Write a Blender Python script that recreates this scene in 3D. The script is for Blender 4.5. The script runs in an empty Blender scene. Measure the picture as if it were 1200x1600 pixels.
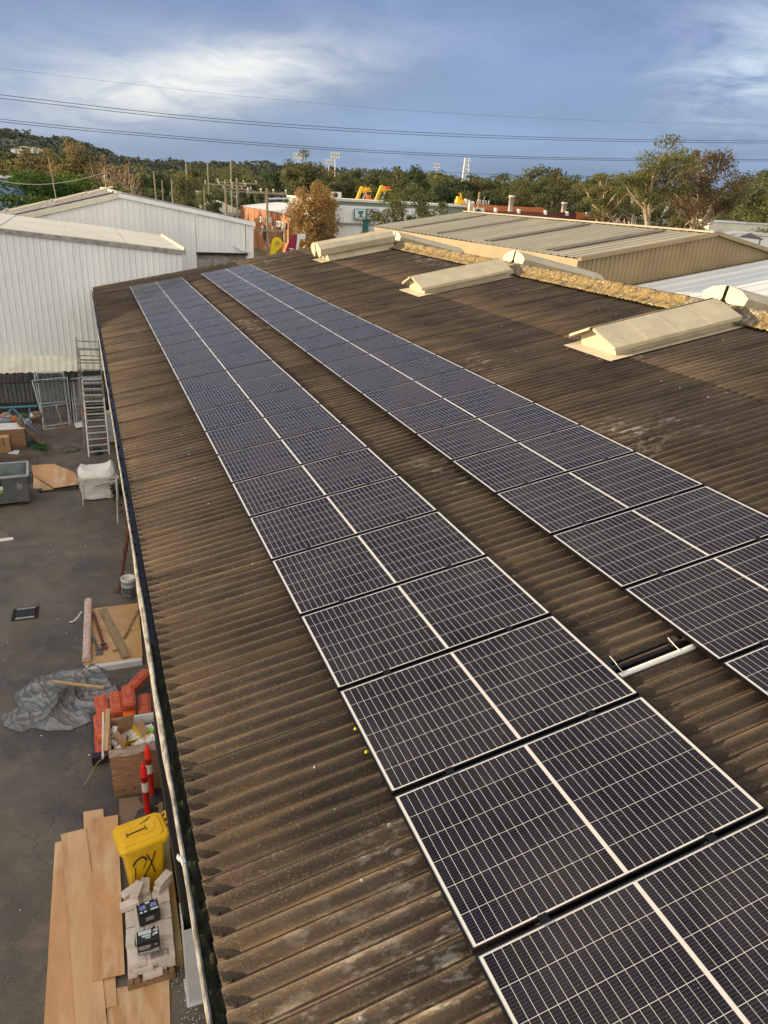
import bpy, bmesh, math, random
from mathutils import Vector, Matrix, noise, Euler
random.seed(7)
S = bpy.context.scene
COL = S.collection
PI = math.pi
rad = math.radians
V = Vector

# ------------------------------------------------------------------ camera
FPX, PIT, YAW, ROL = 1149.65, 0.40568, 0.389016, 0.054433      # focal length for a 1200x1600 picture, angles
CF = V((math.sin(YAW)*math.cos(PIT), math.cos(YAW)*math.cos(PIT), -math.sin(PIT)))
_r0 = V((math.cos(YAW), -math.sin(YAW), 0)); _u0 = _r0.cross(CF)
CR = _r0*math.cos(ROL) + _u0*math.sin(ROL)
CU = -_r0*math.sin(ROL) + _u0*math.cos(ROL)
cam = bpy.data.cameras.new('camera'); co = bpy.data.objects.new('camera', cam); COL.objects.link(co)
co.matrix_world = Matrix((CR, CU, -CF)).transposed().to_4x4()
cam.sensor_fit = 'VERTICAL'; cam.sensor_height = 36; cam.lens = 36*FPX/1600
cam.clip_start = 0.1; cam.clip_end = 9000
S.camera = co

# ------------------------------------------------------------------ sky, sun, exposure
SUN_EL, SUN_AZ = rad(11), rad(-50)          # azimuth clockwise from +Y
sd = V((math.sin(SUN_AZ)*math.cos(SUN_EL), math.cos(SUN_AZ)*math.cos(SUN_EL), math.sin(SUN_EL)))
sun = bpy.data.lights.new('sun', 'SUN'); sun.energy = 5.0; sun.angle = rad(0.6); sun.color = (1, .76, .46)
so = bpy.data.objects.new('sun', sun); COL.objects.link(so)
so.rotation_euler = sd.to_track_quat('Z', 'Y').to_euler()
W = bpy.data.worlds.new('World'); S.world = W; W.use_nodes = True
S.view_settings.view_transform = 'Standard'; S.view_settings.look = 'None'
S.view_settings.exposure = 0.84; S.view_settings.gamma = 1; S.view_settings.use_curve_mapping = False

def NT(tree):
    n = tree.nodes; n.clear()
    def N(t, **k):
        x = n.new(t)
        for a, b in k.items():
            if a.startswith('i_'): x.inputs[a[2:].replace('_', ' ')].default_value = b
            else: setattr(x, a, b)
        return x
    return N, tree.links.new
def ramp(N, stops, interp='LINEAR'):
    r = N('ShaderNodeValToRGB'); e = r.color_ramp.elements; r.color_ramp.interpolation = interp
    while len(e) < len(stops): e.new(.5)
    for i, (p, c) in enumerate(stops):
        e[i].position = p; e[i].color = (c, c, c, 1) if not hasattr(c, '__len__') else (*c, 1)
    return r
N, L = NT(W.node_tree)
def math_(op, a, b=None, N=N, L=L, c=None):
    m = N('ShaderNodeMath', operation=op)
    for i, v in enumerate((a, b, c)):
        if v is None: continue
        if isinstance(v, (int, float)): m.inputs[i].default_value = v
        else: L(v, m.inputs[i])
    return m.outputs[0]
def mixc(fac, a, b, N=N, L=L, bt='MIX'):
    m = N('ShaderNodeMix', data_type='RGBA', blend_type=bt); m.clamp_factor = True
    for s, v in ((m.inputs[0], fac), (m.inputs[6], a), (m.inputs[7], b)):
        if isinstance(v, (int, float)): s.default_value = v
        elif isinstance(v, (tuple, list)): s.default_value = (*v[:3], 1)
        else: L(v, s)
    return m.outputs[2]
sky = N('ShaderNodeTexSky', sky_type='NISHITA', sun_disc=False, sun_elevation=SUN_EL, sun_rotation=SUN_AZ % (2*PI), altitude=50, air_density=1.2, dust_density=1.5)
tc = N('ShaderNodeTexCoord'); sep = N('ShaderNodeSeparateXYZ'); L(tc.outputs['Generated'], sep.inputs[0])
zz = math_('MAXIMUM', sep.outputs[2], 0.0); zd = math_('ADD', zz, .16)
cx = math_('DIVIDE', sep.outputs[0], zd); cy = math_('DIVIDE', sep.outputs[1], zd)
cv = N('ShaderNodeCombineXYZ'); L(cx, cv.inputs[0]); L(cy, cv.inputs[1])
def nz(scale, det, rough, vec, dist=0., N=N, L=L):
    n_ = N('ShaderNodeTexNoise'); n_.inputs['Scale'].default_value = scale; n_.inputs['Detail'].default_value = det
    n_.inputs['Roughness'].default_value = rough; n_.inputs['Distortion'].default_value = dist; L(vec, n_.inputs['Vector']); return n_.outputs['Fac']
nA = nz(.8, 4, .45, cv.outputs[0], .4); nB = nz(2.7, 8, .62, cv.outputs[0], .8)
K = 6.6                                     # cloud radiance is set before the world strength
def sc_(c): return tuple(v*K for v in c)
elr = ramp(N, [(0, (.225, .33, .51)), (.08, (.21, .31, .51)), (.20, (.175, .255, .465)), (.34, (.17, .22, .41)), (.6, (.27, .31, .46)), (1, (.40, .43, .56))]); L(zz, elr.inputs[0])
deep = ramp(N, [(.30, .84), (.5, .98), (.66, 1.14)]); L(nA, deep.inputs[0])
cc = mixc(1.0, elr.outputs[0], deep.outputs[0], bt='MULTIPLY')
def blob(d, width, lo, hi, up=.1, power=1.):   # soft patch of cloud round a direction
    d = V(d).normalized(); s_ = V((-d.y, d.x, 0)).normalized(); t_ = d.cross(s_).normalized()
    s2 = (s_ + up*t_).normalized(); t2 = d.cross(s2).normalized()
    a = N('ShaderNodeVectorMath', operation='DOT_PRODUCT'); a.inputs[1].default_value = s2; L(tc.outputs['Generated'], a.inputs[0])
    b = N('ShaderNodeVectorMath', operation='DOT_PRODUCT'); b.inputs[1].default_value = t2; L(tc.outputs['Generated'], b.inputs[0])
    a2 = math_('POWER', math_('ABSOLUTE', math_('DIVIDE', a.outputs['Value'], width[0])), 2)
    b2 = math_('POWER', math_('ABSOLUTE', math_('DIVIDE', b.outputs['Value'], width[1])), 2)
    g = math_('EXPONENT', math_('MULTIPLY', math_('ADD', a2, b2), -1))
    f = N('ShaderNodeVectorMath', operation='DOT_PRODUCT'); f.inputs[1].default_value = d; L(tc.outputs['Generated'], f.inputs[0])
    return math_('MULTIPLY', g, math_('GREATER_THAN', f.outputs['Value'], 0))
def ray(px, py): return CF*FPX + CR*(px-600) - CU*(py-800)
wis = ramp(N, [(.36, 0), (.70, 1)]); L(nB, wis.inputs[0])
p1 = blob(ray(310, 122), (.16, .034), 0, 1, up=-.18); p2 = blob(ray(1190, 90), (.09, .06), 0, 1, up=-.5); p3 = blob(ray(40, 84), (.22, .028), 0, 1, up=0)
p4 = blob(ray(700, 40), (.34, .05), 0, 1, up=0.)
pf = math_('MULTIPLY', p1, math_('ADD', math_('MULTIPLY', wis.outputs[0], .75), .42))
cc = mixc(math_('MINIMUM', math_('MULTIPLY', pf, 1.25), 1), cc, (.84, .84, .82))
cc = mixc(math_('MULTIPLY', p2, math_('MULTIPLY', wis.outputs[0], 1.0)), cc, (.62, .72, .84))
cc = mixc(math_('MULTIPLY', p3, math_('MULTIPLY', wis.outputs[0], .5)), cc, (.46, .50, .62))
cc = mixc(math_('MULTIPLY', p4, math_('MULTIPLY', wis.outputs[0], .22)), cc, (.46, .55, .78))
# warm glow added to the unseen sky behind the camera, filling walls and yard
dk = N('ShaderNodeVectorMath', operation='DOT_PRODUCT'); dk.inputs[1].default_value = V((-.55, -.75, .35)).normalized(); L(tc.outputs['Generated'], dk.inputs[0])
bk = ramp(N, [(.45, 0), (1, 1)]); L(math_('MULTIPLY', math_('ADD', dk.outputs['Value'], 1), .5), bk.inputs[0])
cc = mixc(math_('MULTIPLY', bk.outputs[0], .9), cc, (1.9, 1.72, 1.45))
vm = N('ShaderNodeVectorMath', operation='SCALE'); vm.inputs['Scale'].default_value = K; L(cc, vm.inputs[0])
final = mixc(.90, sky.outputs[0], vm.outputs[0])
bg = N('ShaderNodeBackground'); bg.inputs['Strength'].default_value = 0.1; L(final, bg.inputs[0])
wo = N('ShaderNodeOutputWorld'); L(bg.outputs[0], wo.inputs[0])

# ------------------------------------------------------------------ materials
MATS = {}
def mat(name, c1, c2=None, scale=4., rough=.6, metal=0., bump=0., bscale=None, stretch=(1, 1, 1), c3=None, lo=.4, hi=.62, sp3=(.62, .7), s3=None,
        world=True, spec=.5, trans=0., varr=0., det=5, alpha=1., wavebump=None):
    m = bpy.data.materials.new(name); m.use_nodes = True
    N, L = NT(m.node_tree)
    p = N('ShaderNodeBsdfPrincipled'); o = N('ShaderNodeOutputMaterial')
    p.inputs['Roughness'].default_value = rough; p.inputs['Metallic'].default_value = metal
    p.inputs['Specular IOR Level'].default_value = spec; p.inputs['Alpha'].default_value = alpha
    if world:
        g = N('ShaderNodeNewGeometry'); vec = g.outputs['Position']
    else:
        g = N('ShaderNodeTexCoord'); vec = g.outputs['Object']
    mp = N('ShaderNodeMapping'); mp.inputs['Scale'].default_value = stretch; L(vec, mp.inputs[0]); vec = mp.outputs[0]
    col = tuple(c1)
    if c2 is not None:
        n_ = nz(scale, det, .6, vec, .3, N, L); r = ramp(N, [(lo, 0), (hi, 1)]); L(n_, r.inputs[0])
        col = mixc(r.outputs[0], c1, c2, N, L)
    if c3 is not None:
        n_ = nz(s3 or scale*3, 6, .65, vec, 0, N, L); r = ramp(N, [(sp3[0], 0), (sp3[1], 1)]); L(n_, r.inputs[0])
        col = mixc(r.outputs[0], col, c3, N, L)
    if varr:
        oi = N('ShaderNodeObjectInfo'); hv = N('ShaderNodeHueSaturation')
        if isinstance(col, tuple): hv.inputs['Color'].default_value = (*col, 1)
        else: L(col, hv.inputs['Color'])
        L(math_('ADD', math_('MULTIPLY', oi.outputs['Random'], 2*varr, N, L), 1-varr, N, L), hv.inputs['Value'])
        L(math_('ADD', math_('MULTIPLY', oi.outputs['Random'], -.05, N, L), .525, N, L), hv.inputs['Hue'])
        col = hv.outputs[0]
    if isinstance(col, tuple): p.inputs['Base Color'].default_value = (*col, 1)
    else: L(col, p.inputs['Base Color'])
    if bump:
        nb = nz(bscale or scale*4, 6, .65, vec, 0, N, L)
        b = N('ShaderNodeBump'); b.inputs['Strength'].default_value = 1; b.inputs['Distance'].default_value = bump
        L(nb, b.inputs['Height']); L(b.outputs[0], p.inputs['Normal'])
    sh = p.outputs[0]
    if trans:
        t = N('ShaderNodeBsdfTranslucent'); mx = N('ShaderNodeMixShader'); mx.inputs[0].default_value = trans
        if isinstance(col, tuple): t.inputs[0].default_value = (*col, 1)
        else: L(col, t.inputs[0])
        L(sh, mx.inputs[1]); L(t.outputs[0], mx.inputs[2]); sh = mx.outputs[0]
    L(sh, o.inputs[0])
    MATS[name] = m
    return m

M_ = mat
M_('asbestos', (.135, .105, .080), (.062, .050, .040), 2.2, .92, bump=.005, bscale=70, stretch=(.7, 1.3, 1), c3=(.24, .18, .11), s3=30, sp3=(.56, .72), spec=.15, det=9, lo=.35, hi=.68)
M_('asbestos_seam', (.05, .042, .035), rough=.95)
M_('lichen', (.27, .19, .075), (.11, .085, .05), 6, .95, bump=.02, bscale=30, c3=(.56, .50, .34), s3=22, sp3=(.57, .63), spec=.2)
M_('lichen_dark', (.22, .17, .11), (.12, .095, .07), 7, .95, bump=.02, bscale=30, c3=(.5, .44, .3), s3=18, sp3=(.56, .62), spec=.2)
M_('moss', (.006, .007, .004), (.020, .024, .007), 9, 1, bump=.03, bscale=30, c3=(.02, .015, .01), s3=14)
M_('gutter_dark', (.012, .012, .012), (.03, .028, .025), 3, .5)
M_('water', (.012, .012, .012), rough=.35, spec=.3)
M_('white_peel', (.30, .29, .265), (.12, .11, .09), 22, .8, c3=(.10, .08, .06), s3=22, sp3=(.62, .68), stretch=(1, .4, 1), bump=.004, bscale=40)
M_('panel_frame', (.012, .012, .014), rough=.35, metal=.6)
M_('alu', (.70, .71, .71), (.55, .56, .57), 8, .38, metal=.25)
M_('galv', (.48, .50, .51), (.34, .36, .38), 6, .45, metal=.2, bump=.002, bscale=30)
M_('white_tin', (.80, .815, .80), (.70, .72, .715), .5, .5, stretch=(1, 1, .25), c3=(.46, .46, .43), s3=3.5, sp3=(.60, .8), det=8)
M_('cream_roof', (.66, .64, .52), (.58, .56, .46), .7, .6, c3=(.45, .43, .36), s3=3, sp3=(.64, .8))
M_('white_roof', (.70, .71, .68), (.60, .62, .60), .5, .5, stretch=(.3, 2, 1))
M_('rim_grey', (.34, .33, .31), (.20, .19, .17), 4, .7)
M_('awning', (.66, .64, .55), (.54, .52, .42), 1.5, .6)
M_('cream_vent', (.58, .52, .38), (.49, .43, .31), 2.5, .6, c3=(.40, .33, .22), s3=6, sp3=(.62, .78), bump=.002, bscale=50)
M_('grey_vent', (.53, .455, .30), (.44, .38, .25), 2.5, .55, c3=(.25, .22, .17), s3=8, sp3=(.64, .74), bump=.002, bscale=50)
M_('tan_tin', (.30, .23, .125), (.25, .19, .10), .8, .55)
M_('tan_roof', (.40, .36, .26), (.31, .28, .20), .35, .7, stretch=(.25, 2.2, 1), c3=(.19, .18, .145), s3=1.4, sp3=(.58, .75))
M_('skylight_dark', (.075, .065, .05), (.16, .14, .11), 2.2, .8, stretch=(1, 4, 1))
M_('asphalt', (.115, .093, .070), (.062, .054, .046), .5, .62, bump=.006, bscale=90, c3=(.17, .135, .10), s3=3.2, sp3=(.58, .78), spec=.35, det=7)
M_('ground', (.09, .10, .05), (.14, .125, .09), .03, .95)
M_('grassy', (.07, .12, .03), (.11, .15, .05), .3, .95)
M_('concrete', (.30, .285, .26), (.22, .21, .19), 1.2, .85, bump=.004, bscale=30)
M_('ply', (.64, .37, .18), (.50, .27, .12), 1.1, .6, stretch=(2.2, .5, 1), c3=(.68, .48, .29), s3=.8, sp3=(.50, .60), spec=.35)
M_('ply_pale', (.68, .46, .26), (.60, .37, .19), 1.3, .6, stretch=(2.2, .5, 1), c3=(.50, .30, .15), s3=.7, sp3=(.50, .60), spec=.35)
M_('ply_wet', (.55, .33, .13), (.46, .26, .10), 2, .18, stretch=(1, 1, 1), c3=(.62, .42, .2), s3=3)
M_('ply_brown', (.23, .155, .10), (.17, .115, .075), 2.5, .7)
M_('ply_edge', (.30, .19, .10), rough=.8)
M_('timber', (.55, .38, .19), (.42, .27, .12), 3, .7, stretch=(3, .4, 3))
M_('timber_green', (.28, .25, .11), (.34, .21, .09), 2.2, .8, stretch=(2, .5, 2), c3=(.42, .25, .08), s3=4, sp3=(.55, .65))
M_('timber_old', (.30, .22, .13), (.2, .15, .09), 4, .85, stretch=(2, .6, 2), c3=(.52, .45, .25), s3=14, sp3=(.62, .68))
M_('pallet', (.27, .17, .09), (.18, .11, .06), 4, .85, stretch=(1, 3, 1))
M_('white_brick', (.72, .64, .56), (.62, .54, .47), 6, .85, bump=.004, bscale=60, varr=.10)
M_('cardboard', (.36, .22, .12), (.30, .18, .10), 3, .8)
M_('wrapped', (.34, .19, .11), (.26, .14, .08), 2.4, .22, stretch=(1, 1, 7), c3=(.50, .36, .27), s3=5, sp3=(.56, .70), bump=.006, bscale=12)
M_('film', (.60, .52, .48), (.42, .32, .27), 9, .2, stretch=(1, 1, 3), bump=.01, bscale=16)
M_('pink_wrap', (.62, .48, .44), (.50, .33, .25), 7, .3, stretch=(3, .8, 1), c3=(.8, .74, .7), s3=11, sp3=(.55, .65), bump=.01, bscale=20)
M_('yellow_plastic', (.85, .52, .012), (.80, .46, .01), 3, .32, c3=(.62, .34, .01), s3=8, sp3=(.66, .8))
M_('black_paint', (.02, .018, .015), rough=.7)
M_('black_plastic', (.018, .018, .02), rough=.35)
M_('black_rubber', (.035, .037, .04), (.06, .06, .06), 5, .7)
M_('label_grey', (.42, .44, .44), (.25, .26, .26), 60, .4)
M_('label_pale', (.62, .72, .72), (.45, .55, .55), 60, .4)
M_('label_blue', (.06, .09, .38), (.3, .35, .6), 70, .4)
M_('red_plastic', (.80, .02, .025), (.70, .015, .02), 5, .35)
M_('red_orange_plastic', (.85, .035, .015), rough=.35)
M_('reflect_white', (.72, .70, .62), (.6, .58, .5), 20, .35)
M_('terracotta', (.62, .13, .06), (.52, .10, .05), 4, .6, c3=(.58, .16, .09), s3=9, sp3=(.6, .75))
M_('orange_plastic', (.80, .17, .02), rough=.5)
M_('tarp', (.19, .20, .205), (.11, .115, .12), 1.2, .30, metal=.25, bump=.008, bscale=16, spec=.8)
M_('white_bag', (.82, .81, .79), (.72, .71, .68), 4, .6, bump=.006, bscale=25)
M_('white_plastic', (.72, .71, .66), (.62, .60, .55), 6, .45)
M_('white_metal', (.60, .585, .53), (.45, .43, .38), 9, .5)
M_('grey_paint', (.62, .63, .63), (.56, .57, .57), 3, .4)
M_('skip_grey', (.115, .125, .13), (.075, .085, .09), 3, .55, c3=(.22, .23, .23), s3=7, sp3=(.63, .75))
M_('skip_in', (.20, .24, .245), (.12, .15, .155), 3, .5, c3=(.3, .29, .25), s3=8, sp3=(.6, .7))
M_('green_sign', (.01, .07, .035), rough=.4)
M_('lime_sign', (.18, .38, .04), (.32, .52, .12), 6, .4)
M_('white_sign', (.72, .74, .72), rough=.4)
M_('blue_steel', (.02, .20, .24), (.03, .15, .26), 3, .5)
M_('rust', (.10, .035, .022), (.16, .06, .035), 8, .8)
M_('dark', (.012, .012, .012), rough=.8)
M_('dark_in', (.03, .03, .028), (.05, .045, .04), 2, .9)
M_('hose', (.01, .06, .035), rough=.5)
M_('weed', (.03, .09, .02), (.06, .14, .03), 6, .8)
M_('paper', (.8, .8, .78), (.7, .7, .68), 10, .6)
M_('trash_green', (.25, .6, .03), rough=.6)
M_('box_yellow', (.70, .46, .02), rough=.6)
M_('bird_white', (.8, .8, .78), rough=.8)
M_('yellow_mark', (.8, .75, .02), rough=.6)
M_('orange_brick', (.42, .13, .05), (.36, .11, .045), 1.2, .85, c3=(.2, .06, .035), s3=.6, sp3=(.6, .75))
M_('red_brick', (.26, .09, .05), (.21, .07, .04), 1.2, .85)
M_('render_orange', (.55, .18, .07), (.5, .16, .06), 1, .8)
M_('maroon_tin', (.12, .035, .03), (.15, .045, .035), .5, .7)
M_('glass', (.02, .025, .03), rough=.12)
M_('green_trim', (.24, .29, .23), rough=.6)
M_('teal', (.01, .14, .12), rough=.5)
M_('navy_roof', (.035, .045, .065), rough=.6)
M_('blue_wall', (.16, .24, .42), (.12, .19, .36), .8, .6)
M_('pole_wood', (.34, .29, .18), (.24, .20, .13), 2, .85)
M_('pole_grey', (.40, .38, .33), (.3, .28, .25), 2, .8)
M_('wire', (.06, .06, .07), rough=.6)
M_('insulator', (.7, .68, .62), rough=.3)
M_('lift_yellow', (.85, .50, .02), rough=.4)
M_('lift_orange', (.75, .14, .03), rough=.4)
M_('flag_yellow', (.85, .66, .01), rough=.6)
M_('flag_maroon', (.28, .01, .05), rough=.6)
M_('bark_pale', (.46, .36, .24), (.30, .22, .14), 1.6, .9, stretch=(1, 1, .4))
M_('bark_dark', (.14, .105, .075), (.09, .07, .05), 2, .95)
M_('bark_white', (.55, .50, .42), (.38, .33, .27), 1.6, .9)
def leaf(name, c1, c2, c3=None, sc=.35): return mat(name, c1, c2, sc, .7, trans=.48, varr=.24, spec=.2, c3=c3, s3=1.1, sp3=(.55, .7), lo=.38, hi=.62)
leaf('leaf_euc', (.135, .15, .06), (.075, .09, .045), (.20, .19, .08))
leaf('leaf_euc_warm', (.19, .165, .06), (.10, .10, .045), (.26, .20, .08))
leaf('leaf_deep', (.085, .11, .045), (.05, .07, .035), (.13, .15, .055))
leaf('leaf_cedar', (.10, .16, .03), (.045, .085, .022), (.16, .21, .045))
leaf('leaf_gum', (.185, .19, .065), (.10, .11, .045), (.26, .23, .085))
leaf('leaf_gold', (.38, .26, .085), (.25, .185, .07), (.17, .15, .06))
leaf('leaf_rust', (.33, .19, .11), (.22, .14, .09), (.40, .25, .14))
leaf('leaf_purple', (.18, .13, .065), (.10, .085, .05), (.23, .16, .08))
leaf('leaf_blotch', (.34, .25, .11), (.07, .06, .03), None, .5)
leaf('leaf_olive', (.16, .175, .06), (.09, .105, .045), (.22, .22, .08))
M_('hill_haze_green', (.10, .12, .085), (.07, .085, .07), .05, .95, spec=.1, c3=(.15, .15, .10), s3=.14, sp3=(.5, .65))  # distant haze put into the greens as a greyer, bluish tone

# weathered corrugated fibre cement: dark grime, run-off streaks down the slope, lichen flecks and pale worn patches
def roof_mat():
    m = bpy.data.materials.new('asbestos'); m.use_nodes = True
    N, L = NT(m.node_tree); p = N('ShaderNodeBsdfPrincipled'); o = N('ShaderNodeOutputMaterial'); p.inputs['Roughness'].default_value = .95; p.inputs['Specular IOR Level'].default_value = .15
    g = N('ShaderNodeNewGeometry'); P = g.outputs['Position']
    def mp(sc): q = N('ShaderNodeMapping'); q.inputs['Scale'].default_value = sc; L(P, q.inputs[0]); return q.outputs[0]
    def layer(col, c, sc, scale, det, lo, hi, k=1.):
        n_ = nz(scale, det, .62, mp(sc), .2, N, L); r = ramp(N, [(lo, 0), (hi, k)]); L(n_, r.inputs[0]); return mixc(r.outputs[0], col, c, N, L)
    col = layer((.108, .080, .058), (.046, .036, .029), (.55, 1.2, 1), 1.4, 8, .35, .66)
    col = layer(col, (.045, .036, .030), (.35, 6, 1), 1.2, 6, .50, .72, .8)            # dark streaks
    col = layer(col, (.19, .13, .065), (.5, 9, 1), 1.0, 7, .54, .74, .6)             # golden streaks
    col = layer(col, (.20, .16, .11), (1, 1, 1), 62, 6, .56, .72, .8)                 # lichen flecks
    col = layer(col, (.030, .025, .022), (1, 1, 1), 48, 5, .58, .70, .8)               # black grime specks
    a = nz(.33, 4, .5, P, 0, N, L); ra = ramp(N, [(.60, 0), (.68, 1)]); L(a, ra.inputs[0]); b = nz(9, 6, .7, mp((.5, 1.6, 1)), 0, N, L); rb = ramp(N, [(.52, 0), (.62, 1)]); L(b, rb.inputs[0])
    col = mixc(math_('MULTIPLY', ra.outputs[0], rb.outputs[0], N, L), col, (.30, .28, .235), N, L)
    oi = N('ShaderNodeObjectInfo'); hv = N('ShaderNodeHueSaturation'); L(col, hv.inputs['Color']); L(math_('ADD', math_('MULTIPLY', oi.outputs['Random'], .3, N, L), .85, N, L), hv.inputs['Value'])
    L(hv.outputs[0], p.inputs['Base Color'])
    nb = nz(85, 7, .7, P, 0, N, L); b_ = N('ShaderNodeBump'); b_.inputs['Distance'].default_value = .005; L(nb, b_.inputs['Height']); L(b_.outputs[0], p.inputs['Normal'])
    L(p.outputs[0], o.inputs[0]); MATS['asbestos'] = m
roof_mat()
# old yard asphalt: aggregate specks, damp patches with more gloss, cracks
def yard_mat():
    m = bpy.data.materials.new('asphalt'); m.use_nodes = True
    N, L = NT(m.node_tree); p = N('ShaderNodeBsdfPrincipled'); o = N('ShaderNodeOutputMaterial')
    g = N('ShaderNodeNewGeometry'); P = g.outputs['Position']
    big = nz(.45, 6, .6, P, .6, N, L); rb = ramp(N, [(.38, 0), (.62, 1)]); L(big, rb.inputs[0])
    col = mixc(rb.outputs[0], (.086, .076, .063), (.148, .124, .094), N, L)
    n2 = nz(2.2, 7, .65, P, 0, N, L); r2 = ramp(N, [(.50, 0), (.72, .7)]); L(n2, r2.inputs[0]); col = mixc(r2.outputs[0], col, (.21, .165, .115), N, L)
    n3 = nz(38, 5, .7, P, 0, N, L); r3 = ramp(N, [(.55, 0), (.66, 1)]); L(n3, r3.inputs[0]); col = mixc(math_('MULTIPLY', r3.outputs[0], .6, N, L), col, (.27, .24, .19), N, L)
    n4 = nz(30, 4, .7, P, 0, N, L); r4 = ramp(N, [(.58, 0), (.66, 1)]); L(n4, r4.inputs[0]); col = mixc(math_('MULTIPLY', r4.outputs[0], .6, N, L), col, (.04, .037, .033), N, L)
    vo = N('ShaderNodeTexVoronoi'); vo.feature = 'DISTANCE_TO_EDGE'; vo.inputs['Scale'].default_value = .30
    wp = N('ShaderNodeVectorMath', operation='ADD'); L(P, wp.inputs[0]); nn = N('ShaderNodeTexNoise'); nn.inputs['Scale'].default_value = 1.6; nn.inputs['Detail'].default_value = 6; L(P, nn.inputs['Vector']); L(nn.outputs['Color'], wp.inputs[1]); L(wp.outputs[0], vo.inputs['Vector'])
    cr = ramp(N, [(0, 1), (.0045, .0)]); L(vo.outputs['Distance'], cr.inputs[0]); col = mixc(math_('MULTIPLY', cr.outputs[0], .6, N, L), col, (.03, .027, .024), N, L)
    wet = nz(.38, 5, .55, P, .4, N, L); rw = ramp(N, [(.44, .72), (.58, .26)]); L(wet, rw.inputs[0]); L(rw.outputs[0], p.inputs['Roughness'])
    dm = ramp(N, [(.50, 1), (.60, .66)]); L(wet, dm.inputs[0]); col = mixc(1, col, dm.outputs[0], N, L, 'MULTIPLY')
    L(col, p.inputs['Base Color'])
    nb = nz(70, 5, .7, P, 0, N, L); b_ = N('ShaderNodeBump'); b_.inputs['Distance'].default_value = .006; L(nb, b_.inputs['Height']); L(b_.outputs[0], p.inputs['Normal'])
    L(p.outputs[0], o.inputs[0]); MATS['asphalt'] = m
yard_mat()
# brick texture for the far brick building
def brick_mat(name, c1, c2, cm):
    m = bpy.data.materials.new(name); m.use_nodes = True
    N, L = NT(m.node_tree); p = N('ShaderNodeBsdfPrincipled'); o = N('ShaderNodeOutputMaterial'); p.inputs['Roughness'].default_value = .9
    g = N('ShaderNodeTexCoord'); sx = N('ShaderNodeSeparateXYZ'); L(g.outputs['Object'], sx.inputs[0])
    cb = N('ShaderNodeCombineXYZ'); L(math_('ADD', sx.outputs[0], sx.outputs[1], N, L), cb.inputs[0]); L(sx.outputs[2], cb.inputs[1])
    b = N('ShaderNodeTexBrick'); b.inputs['Color1'].default_value = (*c1, 1); b.inputs['Color2'].default_value = (*c2, 1); b.inputs['Mortar'].default_value = (*cm, 1)
    b.inputs['Scale'].default_value = 1; b.inputs['Brick Width'].default_value = .48; b.inputs['Row Height'].default_value = .16; b.inputs['Mortar Size'].default_value = .015
    L(cb.outputs[0], b.inputs['Vector'])
    n_ = nz(.35, 6, .6, g.outputs['Object'], 0, N, L); r = ramp(N, [(.4, .65), (.65, 1.1)]); L(n_, r.inputs[0])
    L(mixc(1, b.outputs[0], r.outputs[0], N, L, 'MULTIPLY'), p.inputs['Base Color']); L(p.outputs[0], o.inputs[0]); MATS[name] = m
brick_mat('brick_sunlit', (.46, .17, .06), (.38, .13, .05), (.40, .24, .14))  # side wall brick, sunlight put into the orange
brick_mat('brick_shaded', (.34, .115, .06), (.27, .09, .05), (.3, .2, .15))  # same brick for the front, shade put into the darker red

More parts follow.
